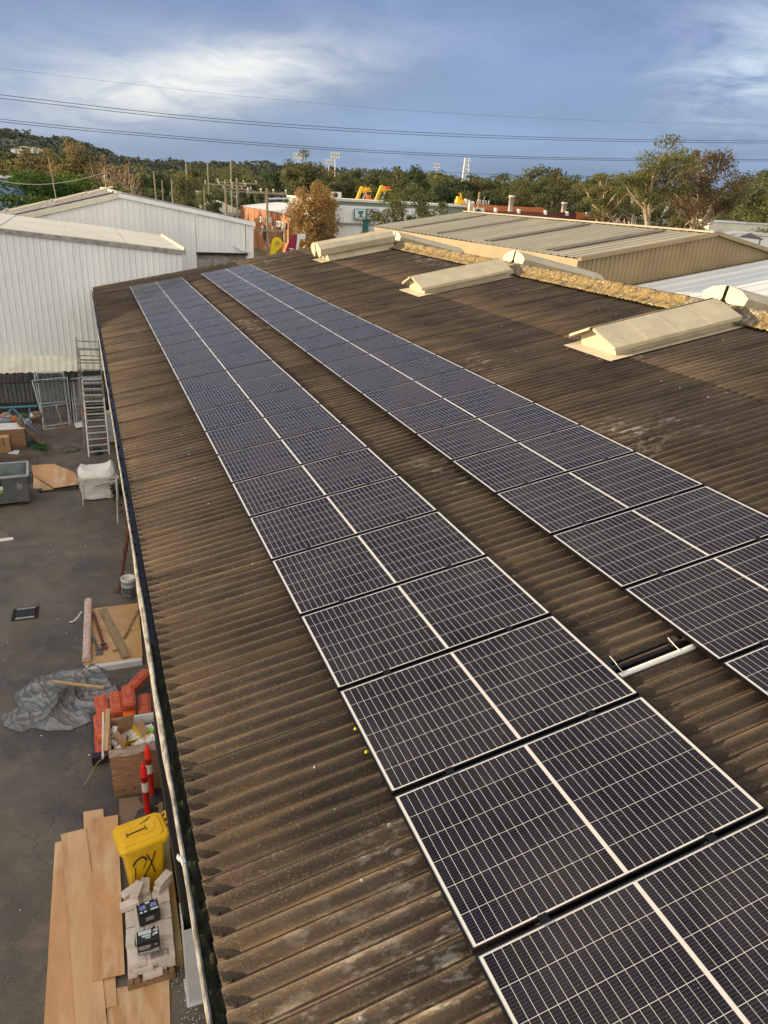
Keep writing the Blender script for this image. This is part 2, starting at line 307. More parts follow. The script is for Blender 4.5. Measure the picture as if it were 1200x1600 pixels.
PL, PW, PP, TOPS = 1.948, 1.126, 1.154, .1907      # panel length, width, row pitch, roof slope angle
def cell_mat():
    m = bpy.data.materials.new('solar_cells'); m.use_nodes = True
    N, L = NT(m.node_tree); p = N('ShaderNodeBsdfPrincipled'); o = N('ShaderNodeOutputMaterial')
    g = N('ShaderNodeTexCoord'); sx = N('ShaderNodeSeparateXYZ'); L(g.outputs['Object'], sx.inputs[0])
    M2 = lambda op, a, b=None, c=None: math_(op, a, b, N, L, c)
    x, y = sx.outputs[0], sx.outputs[1]
    half = PL/2
    xm = M2('SUBTRACT', half, M2('ABSOLUTE', M2('SUBTRACT', x, half)))     # mirrored: 0 at ends, half at centre
    x0_, x1_ = .032, half-.012
    y0_, y1_ = .022, PW-.022
    nx, ny = 17, 6
    u = M2('MULTIPLY', M2('SUBTRACT', xm, x0_), nx/(x1_-x0_)); v = M2('MULTIPLY', M2('SUBTRACT', y, y0_), ny/(y1_-y0_))
    def line(t, per, w):       # 1 near integer t
        f = M2('FRACT', t); d = M2('MINIMUM', f, M2('SUBTRACT', 1, f))
        return M2('LESS_THAN', M2('MULTIPLY', d, per), w/2)
    lx = line(u, (x1_-x0_)/nx, .0025); ly = line(v, (y1_-y0_)/ny, .0028)
    ins = M2('MULTIPLY', M2('MULTIPLY', M2('GREATER_THAN', xm, x0_), M2('LESS_THAN', xm, x1_)), M2('MULTIPLY', M2('GREATER_THAN', y, y0_), M2('LESS_THAN', y, y1_)))
    bus = line(M2('MULTIPLY', v, 10), (y1_-y0_)/ny/10, .0018)
    wl = M2('MAXIMUM', M2('MAXIMUM', lx, ly), M2('SUBTRACT', 1, ins))
    cid = N('ShaderNodeCombineXYZ'); L(M2('FLOOR', u), cid.inputs[0]); L(M2('FLOOR', v), cid.inputs[1])
    oi = N('ShaderNodeObjectInfo'); L(oi.outputs['Random'], cid.inputs[2])
    wn = N('ShaderNodeTexWhiteNoise'); L(cid.outputs[0], wn.inputs[0])
    cell = mixc(wn.outputs['Value'], (.0045, .0048, .009), (.009, .008, .017), N, L)
    cell = mixc(M2('MULTIPLY', bus, .22), cell, (.25, .24, .24), N, L)
    col = mixc(wl, cell, (.52, .51, .49), N, L)
    gp = N('ShaderNodeNewGeometry'); sp = nz(55, 2, .5, gp.outputs['Position'], 0, N, L); sr = ramp(N, [(.735, 0), (.76, 1)]); L(sp, sr.inputs[0])
    col = mixc(M2('MULTIPLY', sr.outputs[0], .5), col, (.25, .25, .26), N, L)
    du = nz(1.2, 5, .6, gp.outputs['Position'], 0, N, L); dr = ramp(N, [(.38, .005), (.75, .07)]); L(du, dr.inputs[0])
    col = mixc(dr.outputs[0], col, (.3, .28, .25), N, L)
    L(col, p.inputs['Base Color']); p.inputs['Roughness'].default_value = .16; p.inputs['IOR'].default_value = 1.33; p.inputs['Specular IOR Level'].default_value = .26
    rr = ramp(N, [(.3, .20), (.7, .36)]); L(du, rr.inputs[0]); L(rr.outputs[0], p.inputs['Roughness'])
    L(p.outputs[0], o.inputs[0]); MATS['solar_cells'] = m
cell_mat()

# ------------------------------------------------------------------ builders
def root_loc(o):
    v = V((0, 0, 0))
    while o is not None: v = v + o.location; o = o.parent
    return v
def tag(o, label=None, cat=None, group=None, kind=None):
    for k, v in (('label', label), ('category', cat), ('group', group), ('kind', kind)):
        if v: o[k] = v
    return o
def thing(name, label, cat, loc=(0, 0, 0), rz=0, group=None):
    o = bpy.data.objects.new(name, None); COL.objects.link(o); o.empty_display_size = .1
    o.location = loc; o.rotation_euler = (0, 0, rz); return tag(o, label, cat, group)
def link(name, me, parent=None, loc=(0, 0, 0), rot=(0, 0, 0), label=None, kind=None):
    o = bpy.data.objects.new(name, me); COL.objects.link(o); o.parent = parent; o.location = loc; o.rotation_euler = rot
    return tag(o, label, None, None, kind)
class MB:
    def __init__(s): s.v = []; s.f = []; s.smooth = []
    def add(s, vs, fs, sm=False):
        n = len(s.v); s.v += [tuple(v) for v in vs]; s.f += [tuple(i+n for i in f) for f in fs]; s.smooth += [sm]*len(fs); return s
    def box(s, c, d, rot=None, taper=1.):
        hx, hy, hz = d[0]/2, d[1]/2, d[2]/2
        vs = [V((x*(taper if z < 0 else 1), y*(taper if z < 0 else 1), z)) for x in (-hx, hx) for y in (-hy, hy) for z in (-hz, hz)]
        if rot is not None:
            R = Euler(rot).to_matrix() if not isinstance(rot, Matrix) else rot
            vs = [R @ v for v in vs]
        return s.add([v+V(c) for v in vs], [(0, 1, 3, 2), (4, 6, 7, 5), (0, 4, 5, 1), (2, 3, 7, 6), (0, 2, 6, 4), (1, 5, 7, 3)])
    def bar(s, a, b, w=.05, h=None, up=(0, 0, 1)):
        a, b = V(a), V(b); h = h or w; d = (b-a).normalized(); up = V(up)
        if abs(d.dot(up)) > .98: up = V((0, 1, 0))
        x = d.cross(up).normalized(); y = x.cross(d)
        vs = [p + x*sx*w/2 + y*sy*h/2 for p in (a, b) for sx, sy in ((-1, -1), (1, -1), (1, 1), (-1, 1))]
        return s.add(vs, [(0, 1, 2, 3), (7, 6, 5, 4), (0, 4, 5, 1), (1, 5, 6, 2), (2, 6, 7, 3), (3, 7, 4, 0)])
    def tube(s, pts, r, n=8, caps=True):
        pts = [V(p) for p in pts]; rs = r if hasattr(r, '__len__') else [r]*len(pts)
        ref = V((0, 0, 1)) if abs((pts[-1]-pts[0]).normalized().z) < .9 else V((1, 0, 0))
        vs = []
        for i, p in enumerate(pts):
            d = (pts[min(i+1, len(pts)-1)]-pts[max(i-1, 0)]).normalized(); x = d.cross(ref).normalized(); y = x.cross(d)
            vs += [p + (x*math.cos(2*PI*k/n)+y*math.sin(2*PI*k/n))*rs[i] for k in range(n)]
        fs = [(i*n+k, i*n+(k+1) % n, (i+1)*n+(k+1) % n, (i+1)*n+k) for i in range(len(pts)-1) for k in range(n)]
        s.add(vs, fs, True)
        if caps: s.add([vs[k] for k in range(n)], [tuple(range(n))[::-1]]); s.add(vs[-n:], [tuple(range(n))])
        return s
    def lathe(s, c, prof, n=16):
        vs = [V(c)+V((r*math.cos(2*PI*k/n), r*math.sin(2*PI*k/n), z)) for r, z in prof for k in range(n)]
        return s.add(vs, [(i*n+k, i*n+(k+1) % n, (i+1)*n+(k+1) % n, (i+1)*n+k) for i in range(len(prof)-1) for k in range(n)], True)
    def prism(s, poly, d):         # poly: list of 3D points, extruded by vector d
        n = len(poly); a = [V(p) for p in poly]; b = [p+V(d) for p in a]
        return s.add(a+b, [tuple(range(n))[::-1], tuple(range(n, 2*n))] + [(i, (i+1) % n, n+(i+1) % n, n+i) for i in range(n)])
    def mesh(s, name, off=V((0, 0, 0))):
        me = bpy.data.meshes.new(name); me.from_pydata([tuple(V(v)-off) for v in s.v], [], s.f)
        me.polygons.foreach_set('use_smooth', s.smooth); return me
    def build(s, name, m, parent=None, local=False, bevel=0, label=None, cat=None, group=None, kind=None, at=None):
        off = V((0, 0, 0)) if local or parent is None else root_loc(parent)
        if parent is None and not local and s.v:
            vs = s.v; off = V(((min(v[0] for v in vs)+max(v[0] for v in vs))/2, (min(v[1] for v in vs)+max(v[1] for v in vs))/2, min(v[2] for v in vs)))
        me = s.mesh(name, off)
        if bevel:
            bm = bmesh.new(); bm.from_mesh(me); bmesh.ops.remove_doubles(bm, verts=bm.verts, dist=1e-5)
            ed = [e for e in bm.edges if len(e.link_faces) == 2 and e.calc_face_angle(0) > .6]
            bmesh.ops.bevel(bm, geom=ed, offset=bevel, segments=2, affect='EDGES', clamp_overlap=True); bm.to_mesh(me); bm.free()
        me.materials.append(MATS[m])
        o = bpy.data.objects.new(name, me); COL.objects.link(o); o.parent = parent
        if parent is None: o.location = off if not local else (at or (0, 0, 0))
        return tag(o, label, cat, group, kind)
def copy_tree(o, parent=None):
    c = o.copy(); COL.objects.link(c); c.parent = parent
    for ch in list(o.children): copy_tree(ch, c)
    return c
def text_mesh(txt, size, ext=.002, extra=0.):
    cu = bpy.data.curves.new('t', 'FONT'); cu.body = txt; cu.size = size; cu.extrude = ext; cu.offset = extra; cu.align_x = 'LEFT'
    o = bpy.data.objects.new('t', cu); COL.objects.link(o); bpy.context.view_layer.update()
    me = bpy.data.meshes.new_from_object(o.evaluated_get(bpy.context.evaluated_depsgraph_get()))
    bpy.data.objects.remove(o); return me
def text(txt, size, m, parent, loc, X, Y, name='lettering', label=None, extra=0., ext=.002):
    """text lying in the plane spanned by X (reading direction) and Y (up), loc in world coordinates"""
    me = text_mesh(txt, size, ext, extra); X = V(X).normalized(); Y = V(Y).normalized(); Z = X.cross(Y)
    R = Matrix((X, Y, Z)).transposed().to_4x4(); me.transform(Matrix.Translation(V(loc)-root_loc(parent)) @ R)
    me.materials.clear(); me.materials.append(MATS[m]); return link(name, me, parent, label=label)
GZ = -9.0
def gz(px, py, z=GZ): d = ray(px, py); return d*(z/d.z)
def gy(px, py, Y): d = ray(px, py); return d*(Y/d.y)
def gx(px, py, X): d = ray(px, py); return d*(X/d.x)

# ================================================================== GROUND AND TERRAIN
MB().add([(-2500, -1500, -9.06), (3500, -1500, -9.06), (3500, 5000, -9.06), (-2500, 5000, -9.06)], [(0, 1, 2, 3)]).build('ground', 'ground', kind='structure')
MB().add([(-14, -12, -9), (.62, -12, -9), (.62, 33.5, -9), (-14, 33.5, -9)], [(0, 1, 2, 3)]).build('yard_pavement', 'asphalt', kind='structure')
MB().add([(-30, 34, -9.03), (13, 34, -9.03), (13, 44, -9.03), (-30, 44, -9.03)], [(0, 1, 2, 3)]).build('back_lane', 'asphalt', kind='structure')
MB().add([(12, 33, -9.03), (24.5, 33, -9.03), (27.4, 170, -9.03), (18, 170, -9.03)], [(0, 1, 2, 3)]).build('street', 'asphalt', kind='structure')
MB().add([(24.6, 70, -9.02), (26.2, 103, -9.02), (28, 145, -9.02), (25.4, 145, -9.02)], [(0, 1, 2, 3)]).build('verge', 'grassy', kind='structure')

def fbm(x, y, s, o=4):
    return sum(noise.noise(V((x*s*2**i, y*s*2**i, 3.1*i)))/2**i for i in range(o))

# far hill: terrain sheet plus forest canopy
def hill_top(px):          # height of the skyline in picture rows, by picture column
    pts = [(-500, 175), (-200, 190), (-60, 196), (20, 200), (60, 208), (110, 212), (150, 228), (200, 243), (260, 248), (320, 252), (380, 250), (450, 254), (520, 256), (580, 262), (640, 266), (700, 273), (760, 284), (900, 300), (1300, 330), (1800, 350)]
    for (a, b), (c, d) in zip(pts, pts[1:]):
        if a <= px <= c: return b+(d-b)*(px-a)/(c-a)
    return 300
hv, hf, crest = [], [], []
NX, NYH = 150, 14
for i in range(NX):
    px = -500+i*(2300/(NX-1)); D = 720
    d = ray(px, hill_top(px)+13); d = d/math.hypot(d.x, d.y); top = d*D
    hd = V((d.x, d.y, 0))
    for j in range(NYH):
        t = j/(NYH-1)                       # 0 foot, 1 crest, then behind
        dist = D-330+t*430; f = min(1, (dist-(D-330))/330); f = f*f*(3-2*f)
        h = -9 + (top.z+9)*f + fbm(px*.02, t*6, 1, 3)*3*(f if f < 1 else 1)
        if dist > D: h = h - (dist-D)*.12
        q = hd*dist; hv.append((q.x, q.y, h))
        if j > 0: crest.append((V((q.x, q.y, h)), px, f))
for i in range(NX-1):
    for j in range(NYH-1):
        a = i*NYH+j; hf.append((a, a+NYH, a+NYH+1, a+1))
MB().add(hv, hf, True).build('hill', 'hill_haze_green', kind='structure')
# canopy of the far wood on the hill
rnd = random.Random(11)
cm = MB()
for k in range(3600):
    i = rnd.randrange(NX-1); j = rnd.random()**.6*(NYH-4)
    j0 = int(j); a = V(hv[i*NYH+j0]); b = V(hv[(i+1)*NYH+j0]); c = V(hv[i*NYH+j0+1]); p = a+(b-a)*rnd.random()+(c-a)*rnd.random()
    R_ = rnd.uniform(2.5, 5.0); hgt = rnd.uniform(2.0, 6.0)
    for q in range(14):
        th = rnd.uniform(0, 2*PI); ph = rnd.uniform(-.2, 1); cc_ = p+V((math.cos(th)*R_*rnd.random(), math.sin(th)*R_*rnd.random(), hgt*.5+ph*hgt*.5))
        s_ = rnd.uniform(.8, 1.7); n1 = V((rnd.gauss(0, 1), rnd.gauss(0, 1), rnd.gauss(0, .7))).normalized(); n2 = n1.cross(V((.3, .2, 1))).normalized(); n3 = n1.cross(n2)
        cm.add([cc_-n2*s_-n3*s_*.5, cc_+n2*s_-n3*s_*.6, cc_+n2*s_*.4+n3*s_], [(0, 1, 2)])
tag(cm.build('hill_forest', 'hill_haze_green', kind='stuff'), 'dark grey green forest covering the long far hill', 'forest')

# ================================================================== TREES
def leafquad(mb, c, s, rnd, flat=.0, nrm=None):
    n1 = V((rnd.gauss(0, 1), rnd.gauss(0, 1), rnd.gauss(0, 1)+flat))
    if nrm is not None: n1 = n1.normalized()*.75+nrm
    n1.normalize(); n2 = n1.cross(V((rnd.gauss(0, 1), rnd.gauss(0, 1), rnd.gauss(0, 1)))).normalized(); n3 = n1.cross(n2)
    a, b = n2*s, n3*s*.5
    mb.v += [tuple(c-a), tuple(c-b), tuple(c+a), tuple(c+b)]; k = len(mb.v)-4; mb.f.append((k, k+1, k+2, k+3)); mb.smooth.append(False)
def tree_meshes(seed, H=16., crown=.62, spread=.36, nclump=46, leaves=46, ls=.34, clump=1.5, limbs=7, trunk_r=.3, lean=.05, fill=.45, bare=0., flatten=.7, multi=1, top_heavy=.0, twigs=0):
    rnd = random.Random(seed); tk = MB(); cr = MB()
    cz = H*(1-crown/2); rz_ = H*crown/2; rx_ = H*spread
    lo_ = [V((rnd.gauss(0, 1), rnd.gauss(0, 1), rnd.gauss(0, 1))).normalized() for _ in range(5)]
    cl = []; tries = 0
    while len(cl) < nclump and tries < 4000:
        tries += 1
        d = V((rnd.gauss(0, 1), rnd.gauss(0, 1), rnd.gauss(0, 1))).normalized(); f = rnd.random()**fill
        lob = .74+.30*max([max(0, d.dot(q))**3 for q in lo_])+.08*rnd.uniform(-1, 1)
        w_ = 1.0-top_heavy*max(0, -d.z)
        c = V((d.x*rx_*f*lob*w_, d.y*rx_*f*lob*w_, cz+d.z*rz_*f*(.86+.14*lob)))
        if all((c-e).length > clump*.62 for e, _ in cl): cl.append((c, d))
    stems = []
    for t_ in range(multi):
        a = 2*PI*(t_/multi)+rnd.random(); ld = V((math.cos(a), math.sin(a), 0))*H*(lean if multi == 1 else spread*.45)
        pts = [ld*(k/7)**1.3+V((rnd.uniform(-1, 1), rnd.uniform(-1, 1), 0))*.010*H*(k > 0)+V((0, 0, H*.84*k/7)) for k in range(8)]
        tk.tube(pts, [trunk_r*(1-.86*k/7)+.03 for k in range(8)], 7); stems.append(pts)
    order = sorted(range(len(cl)), key=lambda i: rnd.random())
    for n_, i in enumerate(order[:limbs+twigs]):
        c, d = cl[i]; st = min(stems, key=lambda p: min((q-c).length for q in p))
        zt = max(H*(1-crown)*.75, c.z-(.45+.5*rnd.random())*math.hypot(c.x, c.y)-.06*H); k = min(6.6, max(1.2, zt/(H*.84)*7)); i0 = int(k); p0 = st[i0].lerp(st[i0+1], k-i0)
        r0 = (trunk_r*(1-k/7)*.8+.07)*(1 if n_ < limbs else .5)
        m1 = p0.lerp(c, .35)+V((rnd.uniform(-1, 1), rnd.uniform(-1, 1), -.3))*.03*H; m2 = p0.lerp(c, .7)+V((rnd.uniform(-1, 1), rnd.uniform(-1, 1), .3))*.02*H
        tk.tube([p0, m1, m2, c], [r0, r0*.72, r0*.45, .03], 5)
        for b in range(2):
            e = m2+V((rnd.gauss(0, 1), rnd.gauss(0, 1), abs(rnd.gauss(0, 1))))*.05*H; tk.tube([m1.lerp(m2, rnd.random()), e], [r0*.4, .02], 4)
    for c, d in cl:
        rr = clump*rnd.uniform(.62, 1.12)
        for q in range(int(leaves*(1-bare))):
            o = V((rnd.gauss(0, 1), rnd.gauss(0, 1), rnd.gauss(0, 1)+.15)).normalized(); p = o*rr*rnd.random()**.33; p.z *= flatten
            leafquad(cr, c+p, ls*rnd.uniform(.6, 1.3), rnd, 0, o)
    return tk.mesh('trunk'), cr.mesh('crown')
KINDS = {}
def kind(k, leafm, bark, variants, **kw):
    out = []
    for s_ in range(variants):
        a, b = tree_meshes(hash_(k)+s_*17, **kw); a.materials.append(MATS[bark]); b.materials.append(MATS[leafm]); out.append((a, b))
    KINDS[k] = out
def hash_(s): return sum(ord(c)*(i+3) for i, c in enumerate(s))
kind('euc', 'leaf_euc', 'bark_pale', 3, H=16, nclump=60, leaves=62, ls=.34, clump=1.75, crown=.74, spread=.31)
kind('eucw', 'leaf_euc_warm', 'bark_pale', 3, H=16, nclump=54, leaves=62, ls=.34, clump=1.75, crown=.74, spread=.32)
kind('deep', 'leaf_deep', 'bark_dark', 3, H=16, nclump=74, leaves=62, ls=.34, clump=1.8, crown=.9, spread=.27)
kind('olive', 'leaf_olive', 'bark_pale', 2, H=16, nclump=60, leaves=62, ls=.32, clump=1.7, crown=.85, spread=.30)
kind('dead', 'leaf_rust', 'bark_pale', 2, H=14, nclump=70, leaves=22, ls=.20, clump=1.5, crown=.85, spread=.38, limbs=30, twigs=30, multi=3, flatten=.9, fill=.6)
def plant(k, px, ytop, D, label, group=None, name='tree', wide=1., zb=-9.05, var=None, rz=None, tall=None):
    """a tree D metres off along the picture column px, its top where the skyline is"""
    d = ray(px, ytop); d = d/math.hypot(d.x, d.y)*D
    H = (d.z-zb) if tall is None else tall
    ms = KINDS[k]; tm, cmx = ms[(var if var is not None else rnd.randrange(len(ms))) % len(ms)]
    top = max(v.co.z for v in cmx.vertices) if 'top' not in cmx else cmx['top']; cmx['top'] = top
    s_ = H/top; t = thing(name, label, 'tree', (d.x, d.y, zb), rz if rz is not None else rnd.uniform(0, 6.28), group)
    t.scale = (s_*wide, s_*wide, s_)
    link('trunk', tm, t); link('crown', cmx, t); return t

# back belt of bushland trees along the whole skyline
rnd = random.Random(5)
def skyline(px):
    pts = [(-120, 232), (0, 232), (60, 236), (150, 246), (230, 260), (300, 258), (370, 258), (440, 256), (520, 262), (590, 258), (640, 256), (690, 260), (730, 268), (780, 266), (830, 262), (880, 260), (920, 266), (980, 272), (1050, 276), (1130, 278), (1180, 262), (1260, 266), (1400, 280)]
    for (a, b), (c, d) in zip(pts, pts[1:]):
        if a <= px <= c: return b+(d-b)*(px-a)/(c-a)
    return 285
used_l = set(); LBS = ['taller', 'shorter', 'broader', 'narrower', 'rounder', 'looser', 'darker']
LBL = {'euc': 'grey green gum', 'eucw': 'warm olive gum', 'deep': 'dark evergreen', 'olive': 'light olive tree', 'dead': 'rust brown twiggy tree'}
def where(px):
    marks = [(40, 'above the far left blue shed'), (120, 'behind the green spreading tree at left'), (200, 'behind the rusty brown trees'), (270, 'right of the brown twiggy trees'), (340, 'above the pale shed behind the power poles'), (420, 'above the yellow timber power pole'), (480, 'behind the golden tree'), (540, 'below the stadium floodlights'), (600, 'behind the yellow boom lifts'),
             (660, 'behind the roadside tree by the white shopfront'), (730, 'below the lattice tower'), (800, 'above the white flue on the red roof'), (870, 'above the orange parapet'), (940, 'left of the tall gum tree'), (1010, 'just left of the tall gum tree'), (1090, 'behind the pair of tall gum trees'), (1150, 'behind the purple brown gum tree'), (1260, 'at the right edge of the treeline')]
    return min(marks, key=lambda m_: abs(m_[0]-px))[1]
ROWN = {0: 'farthest row, ', 1: 'middle row, ', 2: 'front row, '}
seen = {}
for row, (D0, dy, step) in enumerate(((230, 0, 30), (185, 10, 36), (150, 24, 46))):
    px = -110+row*11
    while px < 1330:
        k = rnd.choices(['euc', 'eucw', 'deep', 'olive'], [4, 1.2, 2.6, 2.4])[0]
        lb = f"{LBL[k]} {where(px)}, {['back row', 'middle row', 'front row'][row]}"
        while lb in used_l: lb = f"{LBS[len([u_ for u_ in used_l if u_.startswith(lb[:20])]) % 7]} {lb}" if len(lb.split()) < 16 else lb.replace(' row', ' file')+' '
        used_l.add(lb)
        t = plant(k, px, skyline(px)+dy+rnd.uniform(-7, 9), D0+rnd.uniform(-14, 14), lb, group='trees of the far bushland belt', name='bushland_tree', wide=rnd.uniform(.95, 1.35))
        px += step*rnd.uniform(.7, 1.3)
# understorey closing the belt at its foot
us = MB(); r2 = random.Random(21)
for k in range(9000):
    px = r2.uniform(-140, 1350); D = r2.uniform(140, 215); d = ray(px, 300); d = d/math.hypot(d.x, d.y)*D
    leafquad(us, V((d.x, d.y, -9+r2.random()**1.4*8)), r2.uniform(.5, 1.1), r2)
tag(us.build('understorey', 'leaf_deep', kind='stuff'), 'dark understorey scrub below the far belt of trees', 'scrub')

# individual nearer trees
kind('gumL', 'leaf_gum', 'bark_pale', 2, H=18, nclump=22, leaves=300, ls=.15, clump=1.7, crown=.44, spread=.25, limbs=12, trunk_r=.42, flatten=.55, lean=.03, fill=.35, top_heavy=.3)
kind('gumR', 'leaf_purple', 'bark_pale', 1, H=17, nclump=40, leaves=170, ls=.15, clump=1.5, crown=.54, spread=.30, limbs=20, trunk_r=.38, flatten=.8, lean=.04, fill=.4, top_heavy=.35)
kind('bare', 'leaf_olive', 'bark_white', 2, H=12, nclump=52, leaves=120, ls=.17, clump=1.25, crown=.72, spread=.42, limbs=22, trunk_r=.3, multi=3, fill=.35, top_heavy=.3)
kind('gold', 'leaf_gold', 'bark_dark', 1, H=11, nclump=70, leaves=150, ls=.15, clump=1.05, crown=.92, spread=.27, limbs=16, trunk_r=.25, flatten=1.1, fill=.5)
kind('road', 'leaf_olive', 'bark_dark', 1, H=11, nclump=60, leaves=140, ls=.15, clump=1.05, crown=.82, spread=.42, limbs=26, trunk_r=.30, flatten=.75, multi=3, fill=.4)
kind('cedar', 'leaf_cedar', 'bark_dark', 2, H=9, nclump=90, leaves=110, ls=.18, clump=1.15, crown=.8, spread=.55, limbs=12, flatten=.6, fill=.35)
kind('blotch', 'leaf_blotch', 'bark_pale', 1, H=14, nclump=80, leaves=80, ls=.26, clump=1.35, crown=.9, spread=.36, flatten=.9, limbs=16)
kind('shrub', 'leaf_euc_warm', 'bark_pale', 1, H=8, nclump=16, leaves=100, ls=.16, clump=.8, crown=.5, spread=.2, limbs=5, trunk_r=.13)
plant('gumL', 1040, 209, 92, 'tall gum tree with pale trunk and layered olive crown behind the tan shed', name='gum_tree', wide=1.12, rz=2.2, var=0)
plant('gumR', 1108, 230, 96, 'tall purple brown gum tree right of the olive crowned one', name='gum_tree', wide=1.0, rz=.5)
plant('gumL', 1080, 232, 104, 'olive gum tree squeezed between the two tall gums', name='gum_tree', wide=.5, rz=4., var=1)
plant('bare', 1018, 278, 110, 'pale limbed bare looking tree left of the tallest gum', name='gum_tree', wide=1.3)
plant('gumL', 955, 270, 104, 'pale trunked tree above the dark red wall end', name='gum_tree', wide=1.25, var=1, rz=1.)
plant('shrub', 1066, 336, 88, 'small leafy sapling below the gap between the gums', name='sapling')
plant('shrub', 1092, 350, 86, 'lowest small sapling beside the purple brown gum', name='sapling')
plant('gold', 493, 280, 93, 'golden leaved tree in front of the brick building', name='golden_tree', wide=1.05)
plant('road', 640, 283, 84, 'dark limbed green tree in front of the white shopfront', name='street_tree', wide=1.15)
plant('cedar', 62, 262, 74, 'dense bright green spreading tree behind the far warehouse roof', name='spreading_tree', wide=1.25, var=0)
plant('cedar', 122, 266, 78, 'bright green spreading tree left of the white pole', name='spreading_tree', wide=1.1, var=1)
plant('blotch', 110, 215, 135, 'gold and brown speckled tree above the green spreading trees', name='speckled_tree', wide=.9)
plant('eucw', 60, 228, 150, 'olive brown gum left of the gold speckled tree', name='gum_tree', wide=1.2)
plant('dead', 156, 234, 118, 'rust brown twiggy tree, the left one by the white pole', name='rusty_tree', wide=.62, var=0)
plant('dead', 190, 246, 112, 'rust brown twiggy tree, the wide right one by the white pole', name='rusty_tree', wide=.95, var=1)
plant('olive', 285, 268, 120, 'thin olive tree beside the row of timber poles', name='gum_tree', wide=.7)
plant('deep', 322, 296, 92, 'small round dark tree before the pale shed', name='round_tree', wide=.8)
plant('euc', 475, 233, 170, 'tallest pale gum above the golden tree', name='gum_tree', wide=.9)

# ================================================================== DISTANT BUILDINGS
def ribwall(mb, a, b, z0, ztop, pitch=.25, depth=.03, side=1):
    """vertical ribbed sheet from a to b; ztop(t) gives the top height"""
    a, b = V((*a, 0)), V((*b, 0)); d = (b-a); Lw = d.length; d.normalize(); nrm = V((d.y, -d.x, 0))*side
    n = max(1, int(Lw/pitch)); vs = []; prof = [(0, 0), (.14, 0), (.22, 1), (.38, 1), (.46, 0)]
    for k in range(n+1):
        for f, h in prof:
            t = (k+f)*pitch
            if t > Lw: t = Lw
            p = a+d*t+nrm*depth*h; vs += [(p.x, p.y, z0), (p.x, p.y, ztop(t/Lw))]
    m_ = len(vs)//2
    return mb.add(vs, [(2*i, 2*i+2, 2*i+3, 2*i+1) for i in range(m_-1)])
def ribroof(mb, P, U, Vv, pitch=.4, depth=.03):
    """ribbed roof sheet: origin P, ribs run along Vv, repeat along U"""
    P, U, Vv = V(P), V(U), V(Vv); Lu = U.length; u = U.normalized(); n = u.cross(Vv).normalized()
    if n.z < 0: n = -n
    vs = []; k = 0; t = 0
    while t < Lu:
        for f, h in ((0, 0), (.62, 0), (.72, 1), (.86, 1), (.96, 0)):
            tt = min(Lu, t+f*pitch); q = P+u*tt+n*depth*h; vs += [q, q+Vv]
        t += pitch
    m_ = len(vs)//2
    return mb.add(vs, [(2*i, 2*i+2, 2*i+3, 2*i+1) for i in range(m_-1)])

# --- near white warehouse (lower, cream roof)
t = thing('white_warehouse', 'lower white ribbed metal warehouse with cream roof and cream awning at left', 'warehouse', (-4, 33, -9))
def wt(x): return -1.89-(x+2.78)*.0946
xa, xb = -12., 3.88
mb = MB(); ribwall(mb, (xa, 33.), (xb, 33.), -6.72, lambda f: wt(xa+(xb-xa)*f)-.05, pitch=.232, depth=.032)
mb.build('wall', 'white_tin', t)
mb = MB(); mb.add([(xb, 33.0, -9), (xb, 43.5, -9), (xb, 43.5, wt(xb)-.05), (xb, 33.0, wt(xb)-.05)], [(0, 1, 2, 3)]); mb.add([(xa, 33, -9), (xa, 43.5, -9), (xa, 43.5, wt(xa)), (xa, 33, wt(xa))], [(0, 1, 2, 3)]); mb.build('side_wall', 'white_tin', t)
MB().bar((.6, 32.96, -6.9), (xb, 32.96, -6.9), .05, .3).build('wall_base', 'white_tin', t)
for k in range(7):                # cream roof sheets with visible joints
    x0, x1 = xa+(xb+.1-xa)*k/7, xa+(xb+.1-xa)*(k+1)/7
    dz = .012*(k % 2)
    link('roof_sheet', (lambda m_: (m_.materials.append(MATS['cream_roof']), m_)[1])(MB().prism([(x0+.012, 32.92, wt(x0)+dz), (x1, 32.92, wt(x1)+dz), (x1, 43.6, wt(x1)+dz), (x0+.012, 43.6, wt(x0)+dz)], (0, 0, .05)).mesh('roof_sheet', V(t.location))), t)
MB().prism([(xa, 32.90, wt(xa)+.02), (xb+.14, 32.90, wt(xb)+.02), (xb+.14, 32.90, wt(xb)-.14), (xa, 32.90, wt(xa)-.14)], (0, .05, 0)).build('fascia', 'rim_grey', t)
MB().bar((xb+.11, 32.9, wt(xb)+.07), (xb+.11, 43.6, wt(xb)+.07), .09, .12).build('edge_flashing', 'cream_vent', t)
# awning
mb = MB(); vs = []
n = 160
for k in range(n+1):
    x = -9+k*(9.4/n); z = .02*math.sin(k*PI/2*.9)
    vs += [(x, 33.02, -6.68+z), (x, 32.05, -7.16+z)]
mb.add(vs, [(2*i, 2*i+2, 2*i+3, 2*i+1) for i in range(n)]).build('awning', 'awning', t)
for k in range(22): MB().box((-8.8+k*.43, 32.02, -7.18), (.035, .06, .10)).build('awning_bracket', 'dark', t)
MB().bar((-9, 32.6, -7.24), (.4, 32.6, -7.24), .06, .08).build('awning_rail', 'dark_in', t)
mb = MB(); ribwall(mb, (-9, 34.6), (.5, 34.6), -9, lambda f: -6.7, pitch=.3, depth=.04); mb.build('inner_wall', 'galv', t)
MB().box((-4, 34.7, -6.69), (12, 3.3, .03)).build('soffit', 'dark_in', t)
MB().box((.45, 33.3, -7.85), (.08, 2.4, 2.3)).build('return_wall', 'dark_in', t)

